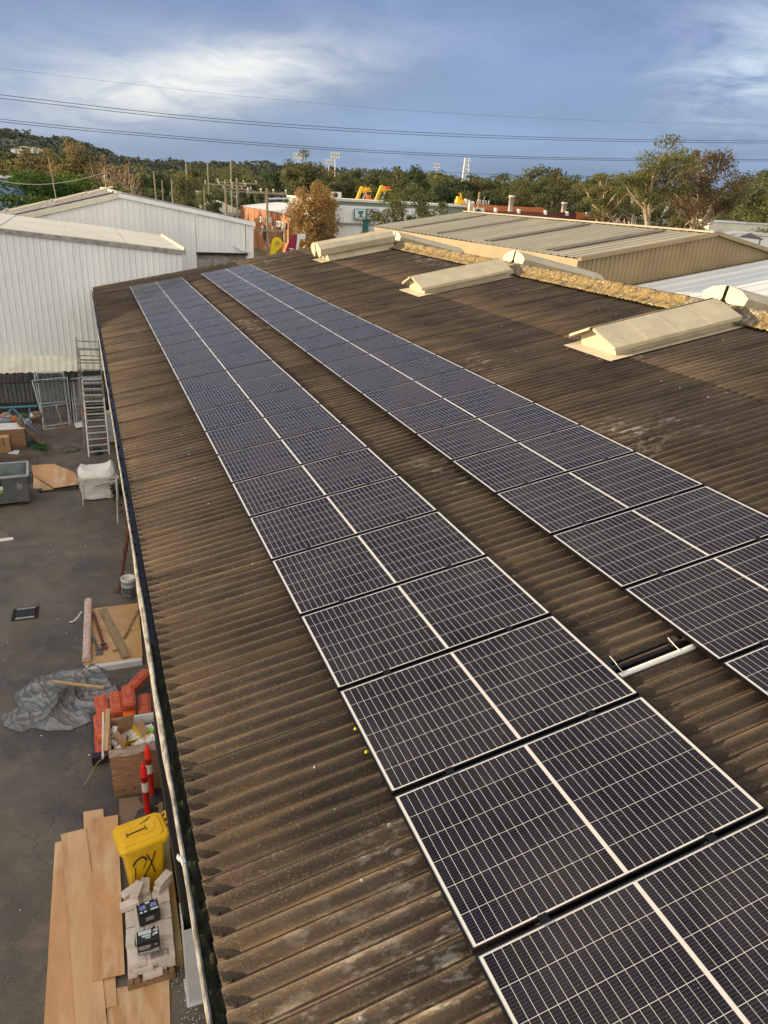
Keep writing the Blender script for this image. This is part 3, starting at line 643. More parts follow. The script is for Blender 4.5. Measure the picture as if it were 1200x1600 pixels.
# --- far bigger white warehouse
BY = 46.
t = thing('big_warehouse', 'larger white ribbed gable warehouse with roller door behind the cream roof', 'warehouse', (2, BY, -9))
bl = gy(0, 345, BY); ba = gy(185, 301, BY); br = gy(397, 349, BY)
ba = V((2.2, BY, -.66)); br = V((br.x, BY, br.z)); zl = -2.2; xl = -12.
sl = (ba.z-bl.z)/(ba.x-bl.x)
def bt(x): return ba.z-(ba.x-x)*sl if x < ba.x else ba.z-(x-ba.x)*(ba.z-br.z)/(br.x-ba.x)
dl, dr_, dt = gy(308, 397, BY).x, gy(385, 397, BY).x, gy(345, 398, BY).z
mb = MB()
ribwall(mb, (xl, BY), (ba.x, BY), -9, lambda f: bt(xl+(ba.x-xl)*f)-.04, pitch=.30, depth=.035)
ribwall(mb, (ba.x, BY), (dl, BY), -9, lambda f: bt(ba.x+(dl-ba.x)*f)-.04, pitch=.30, depth=.035)
ribwall(mb, (dl, BY), (dr_, BY), dt, lambda f: bt(dl+(dr_-dl)*f)-.04, pitch=.30, depth=.035)
ribwall(mb, (dr_, BY), (br.x, BY), -9, lambda f: bt(dr_+(br.x-dr_)*f)-.04, pitch=.30, depth=.035)
mb.build('wall', 'white_tin', t)
MB().prism([(br.x-.05, BY, -9), (br.x-.05, BY, br.z), (br.x-.05, BY+26, br.z), (br.x-.05, BY+26, -9)], (-.1, 0, 0)).build('side_wall', 'white_tin', t)
dm = MB()
for k in range(22): dm.box(((dl+dr_)/2, BY+.12-.02*(k % 2), dt-.12-k*.25), (dr_-dl, .04, .23))
dm.build('roller_door', 'rim_grey', t, label='grey ribbed roller door')
MB().bar((dl-.05, BY-.06, dt+.06), (dr_+.05, BY-.06, dt+.06), .1, .12).build('door_hood', 'dark', t)
MB().prism([(br.x+.06, BY-.12, br.z+.06), (ba.x, BY-.12, ba.z+.06), (ba.x, BY-.12, ba.z-.16), (br.x+.06, BY-.12, br.z-.16)], (0, .08, 0)).build('barge_board', 'white_tin', t)
MB().prism([(xl, BY-.12, bt(xl)+.06), (ba.x, BY-.12, ba.z+.06), (ba.x, BY-.12, ba.z-.2), (xl, BY-.12, bt(xl)-.2)], (0, .08, 0)).build('barge_board', 'cream_roof', t)
mb = MB(); ribroof(mb, (xl, BY-.1, bt(xl)+.05), (0, 26, 0), (ba.x-xl, 0, ba.z-bt(xl)), pitch=.7); mb.build('roof', 'rim_grey', t)
mb = MB(); ribroof(mb, (ba.x, BY-.1, ba.z+.05), (0, 26, 0), (br.x+.15-ba.x, 0, br.z-ba.z-.02), pitch=.7); mb.build('roof', 'rim_grey', t)
MB().bar((ba.x, BY-.15, ba.z+.08), (ba.x, BY+26, ba.z+.08), .35, .08).build('ridge_cap', 'cream_roof', t)
MB().tube([(br.x-.3, BY-.2, br.z-1.62), (br.x-.9, BY-.2, br.z-1.5), (br.x-1.25, BY-.12, br.z-1.25)], .045, 6).build('vent_pipe', 'alu', t)
for (xx, ll) in ((-2.6, 2.1), (-.35, 1.9), (1.2, 1.7)):
    pt = thing('tilted_solar_array', f"tilted solar array on the far warehouse roof, {'lowest left' if xx < -2 else 'middle' if xx < 0 else 'nearest the ridge'} one", 'solar panels', (xx, BY+1.2, bt(xx)+.1), 0, 'tilted arrays on far warehouse roof')
    sl_ = math.atan(sl)
    MB().box((0, 1.2, .26), (ll, 2.6, .05), (0, -sl_-.03, 0)).build('panel_bank', 'grey_vent', pt, local=True)
    MB().bar((-ll/2, 0, .02), (-ll/2, 2.4, .02), .05, .15).build('support_rail', 'alu', pt, local=True)
    MB().bar((ll/2, 0, .12), (ll/2, 2.4, .12), .05, .15).build('support_rail', 'alu', pt, local=True)

# --- unseen shed shape added left of the yard to block the low sun
t = thing('sun_blocker_shed', 'long low ribbed sun blocker added out of view left of the yard', 'shed', (-12, 12, -9))
mb = MB(); ribwall(mb, (-9.6, 31), (-9.6, -14), -9, lambda f: -4.5, pitch=.4, side=-1); ribwall(mb, (-9.6, -14), (-20, -14), -9, lambda f: -4.5, pitch=.4, side=-1); mb.add([(-20, -14, -9), (-20, 31, -9), (-20, 31, -4.5), (-20, -14, -4.5)], [(0, 1, 2, 3)]); mb.add([(-20, 31, -9), (-9.6, 31, -9), (-9.6, 31, -4.5), (-20, 31, -4.5)], [(0, 1, 2, 3)]); mb.build('wall', 'white_tin', t)
mb = MB(); ribroof(mb, (-20.2, -14.2, -4.5), (0, 45.4, 0), (5.4, 0, .6), .7); ribroof(mb, (-9.4, -14.2, -4.5), (0, 45.4, 0), (-5.4, 0, .6), .7); mb.build('roof', 'rim_grey', t)

# --- tan shed
TY = 24.
tl = gy(905, 405, TY); ta = gy(1118, 366, TY); tr = gy(1200, 393, TY)
sL = (ta.z-tl.z)/(ta.x-tl.x); sR = (ta.z-tr.z)/(tr.x-ta.x)
XL, XR_ = tl.x-.05, ta.x+9
zL, zR = tl.z-.05*sL, ta.z-9*sR
TE = 45.5
t = thing('tan_shed', 'tan metal shed with long pale brown ribbed roof beyond the ridge', 'shed', (ta.x, TY, -9))
mb = MB(); ribwall(mb, (XL, TY), (XR_, TY), -9, lambda f: (ta.z-(ta.x-(XL+(XR_-XL)*f))*sL if XL+(XR_-XL)*f < ta.x else ta.z-(XL+(XR_-XL)*f-ta.x)*sR)-.05, pitch=.2, depth=.03)
mb.build('gable_wall', 'tan_tin', t)
mb = MB(); mb.add([(XL, TY, -9), (XL, TE, -9), (XL, TE, zL), (XL, TY, zL)], [(0, 1, 2, 3)]); mb.add([(XR_, TY, -9), (XR_, TE, -9), (XR_, TE, zR), (XR_, TY, zR)], [(0, 1, 2, 3)]); mb.add([(XL, TE, -9), (ta.x, TE, -9), (ta.x, TE, ta.z), (XL, TE, zL)], [(0, 1, 2, 3)]); mb.build('side_wall', 'tan_tin', t)
for (P, U) in (((XL, 0, zL), (ta.x-XL, 0, ta.z-zL)), ((XR_, 0, zR), (ta.x-XR_, 0, ta.z-zR))):
    mb = MB(); ribroof(mb, (P[0], TY-.15, P[2]+.03), (0, TE-TY+.2, 0), U, .52, .04); mb.build('roof', 'tan_roof', t)
for yy in (26.2, 31.4, 36.8, 41.6):                 # weathered translucent strips
    a = V((XL+.4, yy, zL+.09+.4*sL)); b = V((ta.x-.5, yy, ta.z+.09-.5*sL))
    MB().add([a, b, b+V((0, .62, 0)), a+V((0, .62, 0))], [(0, 1, 2, 3)]).build('skylight_strip', 'skylight_dark', t)
mb = MB(); mb.bar((ta.x, TY-.15, ta.z+.08), (ta.x, TE, ta.z+.08), .5, .06); mb.build('ridge_cap', 'tan_roof', t)
for a, b in (((XL, TY-.17, zL+.03), (ta.x, TY-.17, ta.z+.03)), ((ta.x, TY-.17, ta.z+.03), (XR_, TY-.17, zR+.03))):
    MB().bar(a, b, .06, .15).build('barge_flashing', 'tan_tin', t)
# air conditioner on the tan roof
def cubeac(name, label, c, w=.9, parent=None, g=None):
    a = thing(name, label, 'air conditioner', c, 0, g)
    MB().box((0, 0, .4), (w, .38, .75)).build('casing', 'white_plastic', a, local=True, bevel=.02)
    f = MB().lathe((0, 0, 0), [(.28, 0), (.28, .02), (.05, .02), (.0, .02)], 14); me = f.mesh('fan'); me.transform(Matrix.Rotation(PI/2, 4, 'X')); me.materials.append(MATS['dark_in']); link('fan_grille', me, a, (-.1, -.2, .42))
    MB().box((-.3, 0, .01), (.06, .4, .04)).box((.3, 0, .01), (.06, .4, .04)).build('feet', 'galv', a, local=True)
    return a
pz = gz(744, 335, -1.35)
cubeac('air_conditioner', 'white air conditioner unit standing on the tan shed roof', gz(746, 341, -1.32)+V((0, 0, .02)), 1.0)
q = gz(740, 341, -1.32); MB().box((q.x-.35, q.y, q.z+.55), (.35, .3, 1.1)).build('electrical_cabinet', 'cream_vent', label='narrow cream cabinet beside the air conditioner on the tan roof', cat='cabinet')

# --- low white roof in front of the tan wall
wa = gy(1010, 442, TY-.1); wb = gy(1200, 405, TY-.1); ws = (wb.z-wa.z)/(wb.x-wa.x)
t = thing('white_roofed_building', 'low building with smooth white roof against the tan gable wall', 'building', (wb.x, 18, -9))
X0w, X1w = 15.6, wb.x+12
z0w, z1w = wa.z+(X0w-wa.x)*ws, wa.z+(X1w-wa.x)*ws
mb = MB(); ribroof(mb, (X0w, -4, z0w), (0, TY-.12+4, 0), (X1w-X0w, 0, z1w-z0w), .75, .03); mb.build('roof', 'white_roof', t)
MB().add([(X0w, -4, z0w-.02), (X0w, TY-.1, z0w-.02), (X0w, TY-.1, -9), (X0w, -4, -9)], [(0, 1, 2, 3)]).add([(X0w, -4, z0w-.02), (X1w, -4, z1w-.02), (X1w, -4, -9), (X0w, -4, -9)], [(0, 1, 2, 3)]).build('wall', 'white_tin', t)
mb = MB(); a = V((X0w+.2, 17.2, z0w+.2*ws+.05)); b = V((X1w, 17.2, z1w+.05)); mb.add([a, b, b+V((0, .8, 0)), a+V((0, .8, 0))], [(0, 1, 2, 3)]).build('skylight_strip', 'cream_roof', t)

# --- generic far building
def block(name, label, cat, pts, ztop, wallm, roofm, zb=-9, parapet=0., roofrise=0., over=.3):
    """box-like building: pts are the four ground corners in order"""
    P = [V((p[0], p[1], 0)) for p in pts]; c = sum(P, V((0, 0, 0)))/4
    t = thing(name, label, cat, (c.x, c.y, zb)); mb = MB()
    for i in range(4):
        a, b = P[i], P[(i+1) % 4]; mb.add([(a.x, a.y, zb), (b.x, b.y, zb), (b.x, b.y, ztop), (a.x, a.y, ztop)], [(0, 1, 2, 3)])
    mb.build('wall', wallm, t)
    Q = [p+(p-c).normalized()*over for p in P]; Q = [V((q.x, q.y, ztop+.04)) for q in Q]
    if roofrise:
        m1, m2 = (Q[0]+Q[1])/2, (Q[2]+Q[3])/2; m1.z += roofrise; m2.z += roofrise
        mb = MB().add([Q[0], m1, m2, Q[3]], [(0, 1, 2, 3)]).add([m1, Q[1], Q[2], m2], [(0, 1, 2, 3)]).add([Q[0], Q[1], m1], [(0, 1, 2)]).add([Q[2], Q[3], m2], [(0, 1, 2)]); mb.build('roof', roofm, t)
    else: MB().prism(Q, (0, 0, .25)).build('roof', roofm, t)
    return t
# brick building, sunlit side and shaded front put into two brick colours
B0 = V((26.4, 103.7)); BX1 = 40.5
t = block('brick_building', 'two storey brick building with side wall coloured sunlit orange behind the timber pole', 'building', [(26.4, 103.7), (BX1, 103.7), (BX1, 140), (26.9, 140)], -2.95, 'brick_sunlit', 'white_roof', roofrise=.9)
MB().add([(26.35, 103.6, -9), (BX1, 103.6, -9), (BX1, 103.6, -3.6), (26.35, 103.6, -3.6)], [(0, 1, 2, 3)]).build('front_wall', 'brick_shaded', t)
mb = MB(); ribwall(mb, (26.3, 103.4), (BX1, 103.4), -3.75, lambda f: -1.55, pitch=.45, depth=.06); mb.build('parapet_cladding', 'white_tin', t)
MB().bar((26.3, 103.4, -1.5), (BX1, 103.4, -1.5), .2, .12).build('parapet_cap', 'white_roof', t)
MB().tube([(27.3, 103.1, -3.6), (27.3, 103.1, -9)], .13, 6).build('downpipe', 'white_plastic', t)
for (px, py) in ((485, 375), (481, 355)):
    w = gy(px, py, 103.5); f = MB().box((w.x, w.y, w.z), (1.15, .12, 1.25 if py > 360 else .9)).build('window', 'white_plastic', t)
    MB().box((w.x, w.y-.08, w.z), (1.0, .05, 1.1 if py > 360 else .76)).build('pane', 'glass', f)
w = gy(463, 385, 103.5); MB().box((w.x, w.y, w.z-1.3), (.8, .1, 4)).build('doorway', 'glass', t)
MB().box((w.x, w.y-.3, w.z+1.1), (.9, .6, .5)).build('door_hood', 'white_plastic', t)
for (px, py) in ((411, 343), (424, 344), (436, 350), (440, 350), (446, 352)):
    w = gx(px, py, 26.3); cubeac('air_conditioner', f"white air conditioner on the orange brick side wall, {['leftmost unit', 'second unit from the pole', 'left of the cluster of three', 'middle of the cluster of three', 'right of the cluster of three'][(411, 424, 436, 440, 446).index(px)]}", (w.x-.25, w.y, w.z-.4), .85, g='air conditioners on the brick side wall').rotation_euler.z = -PI/2
for (px, py) in ((412, 362), (440, 364), (446, 366)):
    w = gx(px, py, 26.36); MB().box((w.x-.02, w.y, w.z), (.06, .9, 2.2)).build('window_slot', 'dark_in', t)
# white roofed sheds next to it, left
q1, q2 = gy(300, 331, 142.), gy(387, 333, 142.); zt = gy(360, 333, 142.).z
t2 = block('cream_roofed_shed', 'shed with cream roof and maroon gutter left of the orange wall', 'shed', [(q1.x, 142), (q2.x, 142), (q2.x+1, 164), (q1.x-1, 164)], zt, 'white_tin', 'cream_roof', roofrise=1.9)
MB().bar((q1.x, 141.7, zt-.5), (q2.x, 141.7, zt-.5), .25, .3).build('gutter', 'maroon_tin', t2)
q1, q2 = gy(292, 297, 172.), gy(425, 304, 172.)
t2 = block('pale_factory', 'long pale factory with dark doorway behind the round dark tree', 'building', [(q1.x, 172), (q2.x, 172), (q2.x+2, 190), (q1.x, 190)], (q1.z+q2.z)/2-.4, 'white_tin', 'white_roof', over=.4)
q = gy(353, 315, 171.5); MB().box((q.x, q.y, q.z-.6), (3.6, .4, 3)).build('doorway', 'dark', t2)
q1, q2 = gy(412, 311, 150.), gy(500, 316, 150.)
t2 = block('navy_roofed_building', 'building with navy roof and long white sign board behind the golden tree', 'building', [(q1.x, 150), (q2.x, 150), (q2.x+1, 172), (q1.x, 172)], q1.z-.9, 'navy_roof', 'navy_roof', roofrise=1.9)
a = gy(443, 313, 149.6); MB().box(a+V((3.2, 0, 0)), (6.8, .2, .95)).build('sign_board', 'white_sign', t2)
text('SYDNEY', .95, 'navy_roof', t2, a+V((.9, -.2, -.33)), (1, 0, 0), (0, 0, 1), extra=.015)
MB().prism([a+V((-.1, -.2, -.4)), a+V((.6, -.2, -.4)), a+V((.2, -.2, .4))], (0, -.05, 0)).build('logo', 'dark', t2)
# green trimmed white shopfront
GY_ = 92.
g0, g1 = gy(497, 320, GY_), gy(775, 330, GY_)
t = block('white_shopfront', 'long white ribbed shopfront with sage green trim and two framed signs', 'building', [(g0.x, GY_), (g1.x-3, GY_+3), (g1.x+6, GY_+22), (g0.x+2, GY_+22)], -.95, 'green_trim', 'cream_roof', over=.35)
x0, x1 = gy(522, 322, GY_).x, gy(690, 330, GY_).x; zt, zb_ = gy(570, 321, GY_).z, gy(560, 349, GY_).z
mb = MB(); ribwall(mb, (x0, GY_-.35), (x1, GY_+.2), zb_, lambda f: zt-.1, pitch=.5, depth=.08); mb.build('fascia_cladding', 'white_tin', t)
MB().add([(x0, GY_-.1, -9), (x1, GY_-.1, -9), (x1, GY_-.1, zb_), (x0, GY_-.1, zb_)], [(0, 1, 2, 3)]).build('shop_wall', 'white_tin', t)
MB().bar((x0, GY_-.4, zb_-.05), (x1, GY_+.15, zb_-.05), .2, .18).build('fascia_edge', 'rim_grey', t)
q = gy(571, 360, GY_-.3); MB().box((q.x, q.y, q.z-1), (.62, .3, 5)).build('column', 'teal', t)
for i, px in enumerate((562.5, 582)):
    q = gy(px, 335, GY_-.6); f = MB().box(q, (1.5, .12, 1.25)); f = f.build('sign_frame', 'blue_steel', t)
    f2 = MB().box(q-V((0, .1, 0)), (1.34, .08, 1.1)).build('sign_panel', 'white_sign', f)
    if i == 0:
        MB().prism([q+V((x, -.2, z))*1.0 for x, z in ((-.35, .4), (.42, .4), (.28, .1), (.12, -.08), (.25, -.3), (-.2, -.3), (0, -.05), (-.28, .12))], (0, -.03, 0)).build('logo', 'blue_steel', t)
        MB().box(q+V((-.4, -.2, -.4)), (.32, .05, .09)).box(q+V((.42, -.2, -.4)), (.28, .05, .09)).build('sign_lines', 'rim_grey', t)
    else:
        MB().box(q+V((-.36, -.2, .26)), (.12, .05, .32)).box(q+V((.1, -.2, .30)), (.62, .05, .2)).build('sign_heading', 'navy_roof', t)
        MB().box(q+V((.06, -.2, .04)), (.9, .05, .08)).box(q+V((0, -.2, -.2)), (1.0, .05, .09)).box(q+V((0, -.2, -.36)), (.7, .05, .06)).build('sign_lines', 'blue_steel', t)
qa = gz(525, 306, -.5); cubeac('air_conditioner', 'white rooftop unit on the shopfront roof beside the golden tree', (gy(525, 308, GY_+3).x, GY_+3, -.66), 1.3)
# terraced low roofs between the shopfront and the red building
block('low_terrace', 'low cream and mauve stepped roofs right of the street tree', 'building', [(46, 82), (70, 96), (80, 118), (52, 108)], -2.9, 'cream_roof', 'cream_roof')
# red and orange long building
R1, R2 = gz(1022, 338.5, -.84), gz(745, 325.5, -.92); R1.z = R2.z = -.9
dR = (R2-R1).normalized(); nR = V((dR.y, -dR.x, 0)); sgn = 1 if nR.dot(CF) > 0 else -1
t = thing('red_building', 'long low dark red building with orange parapet sections beyond the tan roof', 'building', (R1.x, R1.y, -9))
Lr = (R2-R1).length
def at_px(px): 
    # distance along the facade where picture column px meets it
    d = ray(px, 340); A = Matrix(((d.x, -dR.x), (d.y, -dR.y))); s_ = A.inverted() @ V((R1.x, R1.y)); return s_[1]
segs = [(1024, 950, 'maroon_tin', -.83), (950, 900, 'render_orange', -.78), (900, 850, 'maroon_tin', -.86), (850, 800, 'maroon_tin', -1.0), (800, 735, 'maroon_tin', -1.1)]
for a, b, m_, zt in segs:
    s0, s1 = at_px(a), at_px(b); p, q = R1+dR*s0, R1+dR*s1; off = nR*(-.0)
    MB().prism([(p.x, p.y, -9), (q.x, q.y, -9), (q.x, q.y, zt), (p.x, p.y, zt)], nR*(.4*sgn)).build('wall_section', m_, t)
    if m_ == 'render_orange':
        MB().prism([(p.x, p.y, -2.4), (q.x, q.y, -2.4), (q.x, q.y, -1.6), (p.x, p.y, -1.6)], nR*(-.05*sgn)).build('lower_band', 'maroon_tin', t)
p, q = R1+dR*at_px(1022)+nR*sgn*.5, R1+dR*at_px(740)+nR*sgn*.5
MB().prism([(p.x, p.y, -1.3), (q.x, q.y, -1.3), (q.x+3, q.y+20, -1.3), (p.x+3, p.y+20, -1.3)], (0, 0, .1)).build('roof', 'maroon_tin', t)
a_, b_ = R1+dR*at_px(905)+nR*sgn*9, R1+dR*at_px(765)+nR*sgn*9; MB().prism([(a_.x, a_.y, -1.28), (b_.x, b_.y, -1.28), (b_.x, b_.y, -.5), (a_.x, a_.y, -.5)], nR*.4).build('parapet', 'render_orange', t)
for i, px in enumerate((772, 808, 850, 884, 915, 1000, 1016)):
    p = R1+dR*at_px(px)-nR*sgn*.2; MB().bar((p.x, p.y, -1.3), (p.x, p.y, -.75), .3, .4).build('parapet_bracket', 'white_plastic', t)
for px in (832, 918):
    p = R1+dR*at_px(px)+nR*sgn*6; MB().lathe((p.x, p.y, -2.1), [(.35, 0), (.35, 2.7 if px < 850 else 2.3), (.42, 2.7 if px < 850 else 2.3), (.42, 3.0 if px < 850 else 2.5), (0, 3.0 if px < 850 else 2.5)], 10).build('flue', 'white_plastic', label=('white flue pipe on the red roof' if px < 850 else 'shorter pale flue above the orange parapet'), cat='flue', group='flues on the red building')
p = R1+dR*at_px(933)-nR*sgn*.3; MB().box((p.x, p.y, -2.25), (1.4, .2, .35)).build('small_sign', 'white_sign', t)
# ridge lumps (whirlybird vents) along the tan shed ridge
for i, px in enumerate((950, 986, 1010, 1058)):
    q = gx(px, 352+(px-950)*.095, ta.x+2.2)
    MB().lathe((q.x, q.y, q.z-.16), [(.07, 0), (.07, .12), (.12, .16), (.14, .22), (.10, .29), (.0, .32)], 10).build('roof_ventilator', 'white_plastic', label=f"small round roof ventilator on the tan shed, {['leftmost', 'second from left', 'third from left', 'rightmost'][i]} of four", cat='ventilator', group='round ventilators on the tan shed')
# right background roofs
def strip_shed(name, label, c, w, dpt, ztop, wm, rm, rise=0., rz=0):
    ca, sa = math.cos(rz), math.sin(rz); P = [(c[0]+x*ca-y*sa, c[1]+x*sa+y*ca) for x, y in ((-w/2, -dpt/2), (w/2, -dpt/2), (w/2, dpt/2), (-w/2, dpt/2))]
    return block(name, label, 'building', P, ztop, wm, rm, roofrise=rise)
q = gz(1110, 349, -1.7); strip_shed('cream_factory', 'long cream walled factory with low roof behind the gum trunks', (q.x+6, q.y+2), 60, 12, -1.75, 'cream_roof', 'white_roof', rz=-.42)
q = gz(1085, 361, -2.0); strip_shed('white_workshop', 'white roofed workshop at the foot of the gum trees', (q.x+2, q.y+3), 18, 9, -2.15, 'white_tin', 'cream_roof', rz=-.42)
q = gz(1190, 351, -1.2); strip_shed('far_cream_shed', 'farthest cream shed at the right edge below the trees', (q.x+8, q.y), 30, 10, -1.25, 'cream_roof', 'white_roof', rz=-.5)
q = gz(1172, 366, -1.75)
t = thing('carport', 'grey arched carport roof right of the gum trees', 'carport', (q.x, q.y, -9))
cr_ = [(-2.0, -.40), (-1.1, -.1), (0, .18), (1.1, -.1), (2.0, -.40)]
MB().prism([(q.x+x, q.y, q.z+z) for x, z in cr_]+[(q.x+x, q.y, q.z-.1+z) for x, z in cr_[::-1]], (2.0, 7, 0)).build('roof', 'galv', t)
for x in (-1.85, 1.85):
    MB().bar((q.x+x, q.y+.3, -9), (q.x+x, q.y+.3, q.z-.45), .12).build('post', 'galv', t)
MB().box((q.x+1.6, q.y+6.5, -5.7), (4.5, .2, 6.2)).build('back_wall', 'dark_in', t)
# blue shed far left
q = gz(0, 272, -.6)
q0, q1 = gy(-60, 268, 96), gy(20, 275, 96)
t = block('blue_shed', 'blue walled shed with pale roof at the far left edge', 'shed', [(q0.x, 96), (q1.x, 96), (q1.x, 112), (q0.x, 112)], q1.z-.3, 'blue_wall', 'white_roof')
MB().tube([(q1.x-3, 97, q1.z), (q1.x-3, 97, q1.z+1.6)], .12, 6).build('roof_pipe', 'white_plastic', t)
# hillside houses
for i, (px, py) in enumerate(((38, 226), (46, 229), (54, 228), (24, 230), (63, 231))):
    d = ray(px, py+3); d = d/math.hypot(d.x, d.y)*560
    t = block('hillside_house', f"tiny white roofed house on the hill, {['above the speckled tree', 'left of centre of the row', 'in the middle of the row', 'leftmost of the row', 'rightmost of the row', 'alone on the ridge', 'alone far along the ridge'][i]}", 'house', [(d.x-2.6, d.y-2), (d.x+2.6, d.y-2), (d.x+2.6, d.y+3), (d.x-2.6, d.y+3)], d.z-.2, 'white_tin', 'white_roof', zb=d.z-2.6, roofrise=.5)
    t['group'] = 'houses on the hill'

# ---------------------------------------------------------------- boom lifts
def boom_lift(px, py, label, fl=1, basket='lift_yellow'):
    """boom lift with its raised elbow at the given spot; k is its size"""
    q = gy(px, py, 122.); t = thing('boom_lift', label, 'boom lift', (q.x, 122, -9), 0, 'boom lifts parked behind the shopfront')
    k = .36; P = lambda x, y, z: V((q.x+x*k, 122+y*k, q.z+z*k))
    MB().box((q.x-1.4, 122, -8.2), (2.2, 3, .8)).build('chassis', 'lift_orange', t, bevel=.08)
    for sx in (-1, 1):
        for sy in (-1, 1):
            m = MB().lathe((0, 0, -.15), [(0, 0), (.42, 0), (.42, .3), (0, .3)], 12); me = m.mesh('wheel'); me.transform(Matrix.Rotation(PI/2, 4, 'Y')); me.materials.append(MATS['black_rubber']); link('wheel', me, t, (-1.4+sx*1.1, sy*1.1, .42))
    MB().bar((q.x-1.6, 122, -7.8), P(-3.0, 0, -7), .35, .4).build('mast', 'lift_yellow', t)
    MB().bar(P(-3.0, 0, -7), P(-.2, 0, -.2), .36, .42).build('boom', 'lift_yellow', t)
    MB().bar(P(-.2, 0, .1), P(1.0, 0, -2.2), .26, .3).build('jib', 'lift_yellow', t)
    MB().bar(P(1.0, 0, -2.2), P(2.2, 0, -2.0), .22, .22).build('jib_link', 'lift_yellow', t)
    b = MB()
    for dz in (0, .6, 1.3):
        for (a, c) in (((1.6, -.8), (3.6, -.8)), ((3.6, -.8), (3.6, .8)), ((3.6, .8), (1.6, .8)), ((1.6, .8), (1.6, -.8))): b.bar(P(a[0], a[1], -1.6+dz), P(c[0], c[1], -1.6+dz), .09)
    for a in ((1.6, -.8), (3.6, -.8), (3.6, .8), (1.6, .8)): b.bar(P(a[0], a[1], -1.7), P(a[0], a[1], -.25), .09)
    b.build('basket', basket, t)
    MB().box(P(2.6, 0, -1.65), (1.1, .9, .1)).build('basket_floor', 'lift_yellow', t)
    MB().box(P(2.7, .1, -1.0), (.45, .4, .5)).build('control_box', basket, t)
    MB().bar(P(2.1, 0, -2.1), P(-.2, 0, -6.5), .16, .16).build('lower_strut', 'galv', t)
boom_lift(566, 292, 'left yellow boom lift raised behind the shopfront roof')
boom_lift(597, 290, 'right yellow boom lift with orange basket behind the shopfront roof', basket='lift_orange')
q = gy(579, 304, 120.); t = thing('scissor_platform', 'small red work platform between the two boom lifts', 'platform', (q.x, 121, -9))
MB().box((q.x, 121, -7.9), (2, 3, .9)).build('chassis', 'lift_orange', t); MB().bar((q.x, 121, -7.5), (q.x, 121, q.z-1), .5).build('mast', 'galv', t); MB().box((q.x, 121, q.z-.4), (.7, .7, .6)).build('cage', 'lift_orange', t)
q = gy(727, 310, 110.); t = thing('yellow_machine', 'small yellow machine with white tanks behind the low terrace', 'machine', (q.x, 110, -9))
MB().box((q.x-.9, 110, q.z-.5), (1.3, .8, .5)).box((q.x-1.2, 110, q.z-.05), (.5, .5, .5)).bar((q.x-.5, 110, q.z-.4), (q.x-.9, 110, q.z+.7), .14).box((q.x-1.0, 110, (q.z-10)/2), (.7, .9, q.z+8)).build('body', 'lift_yellow', t)
for k in range(3): MB().lathe((q.x+.1+k*.62, 110, -9), [(.26, 0), (.26, q.z+8.9-k*.15), (0, q.z+9.0-k*.15)], 10).build('tank', 'white_plastic', t)

# ---------------------------------------------------------------- poles, wires, towers
def power_pole(px, ytop, Y, label, r=.16, arms=((.4, 1.2),), m_='pole_wood', lean=0, g='timber power poles'):
    q = gy(px, ytop, Y); t = thing('power_pole', label, 'power pole', (q.x, Y, -9), 0, g)
    MB().tube([(q.x+lean, Y, -9), (q.x, Y, q.z)], [r*.75, r*.48], 8).build('pole', m_, t)
    for dz, hw in arms:
        b = MB().bar((q.x-hw, Y-.12, q.z-dz), (q.x+hw, Y-.12, q.z-dz), .12, .14).build('crossarm', m_, t)
        ii = MB()
        for k in range(4): ii.lathe((q.x-hw+.1+k*(2*hw-.2)/3, Y-.12, q.z-dz+.07), [(.05, 0), (.05, .12), (.08, .14), (.08, .22), (0, .25)], 6)
        ii.build('insulators', 'insulator', b, kind='stuff')
    return q, t
pA, tA = power_pole(417, 294, 62, 'yellowish timber power pole in front of the orange brick wall', .19, ((.35, 1.6), (3.1, 1.3)))
MB().bar((pA.x+.1, 61.9, pA.z-.75), (pA.x+1.7, 61.4, pA.z-.65), .12, .1).build('street_light_arm', 'white_plastic', tA)
pB, tB = power_pole(352, 281, 86, 'left timber pole with white insulators above the big warehouse', .2, ((.5, 2.2),))
pC, tC = power_pole(370, 278, 88, 'right timber pole with white insulators above the big warehouse', .22, ((.5, 2.2), (1.1, 1.6)))
power_pole(240, 268, 90, 'leaning bare timber pole farthest left of the slim pole row', .14, (), lean=.3)
power_pole(253, 281, 100, 'short slim pole beside the leaning bare pole', .12, ())
power_pole(268, 279, 88, 'slim pole with small cap in front of the thin olive tree', .16, ())
power_pole(319, 293, 80, 'slim bare pole before the small round dark tree', .13, ())
power_pole(360, 235, 130, 'very tall thin pale mast above the pole row', .14, (), 'pole_grey')
power_pole(324, 250, 140, 'thin pole standing above the tree tops at left', .14, (), 'pole_grey')
power_pole(290, 245, 150, 'short pale pole showing above the tree tops at left', .2, (), 'pole_grey')
power_pole(163, 261, 56, 'white pole with bracket at the apex of the far warehouse', .10, ((.8, .12),), 'pole_wood')
power_pole(75, 243, 54, 'slim leaning timber pole behind the tilted solar arrays', .055, (), lean=.75)
power_pole(749, 300, 70, 'yellow topped pole behind the roof air conditioner', .13, ((1.0, .25),), 'timber')
power_pole(757, 307, 74, 'thin grey pole right of the yellow topped pole', .08, ((.7, .6),), 'pole_grey')
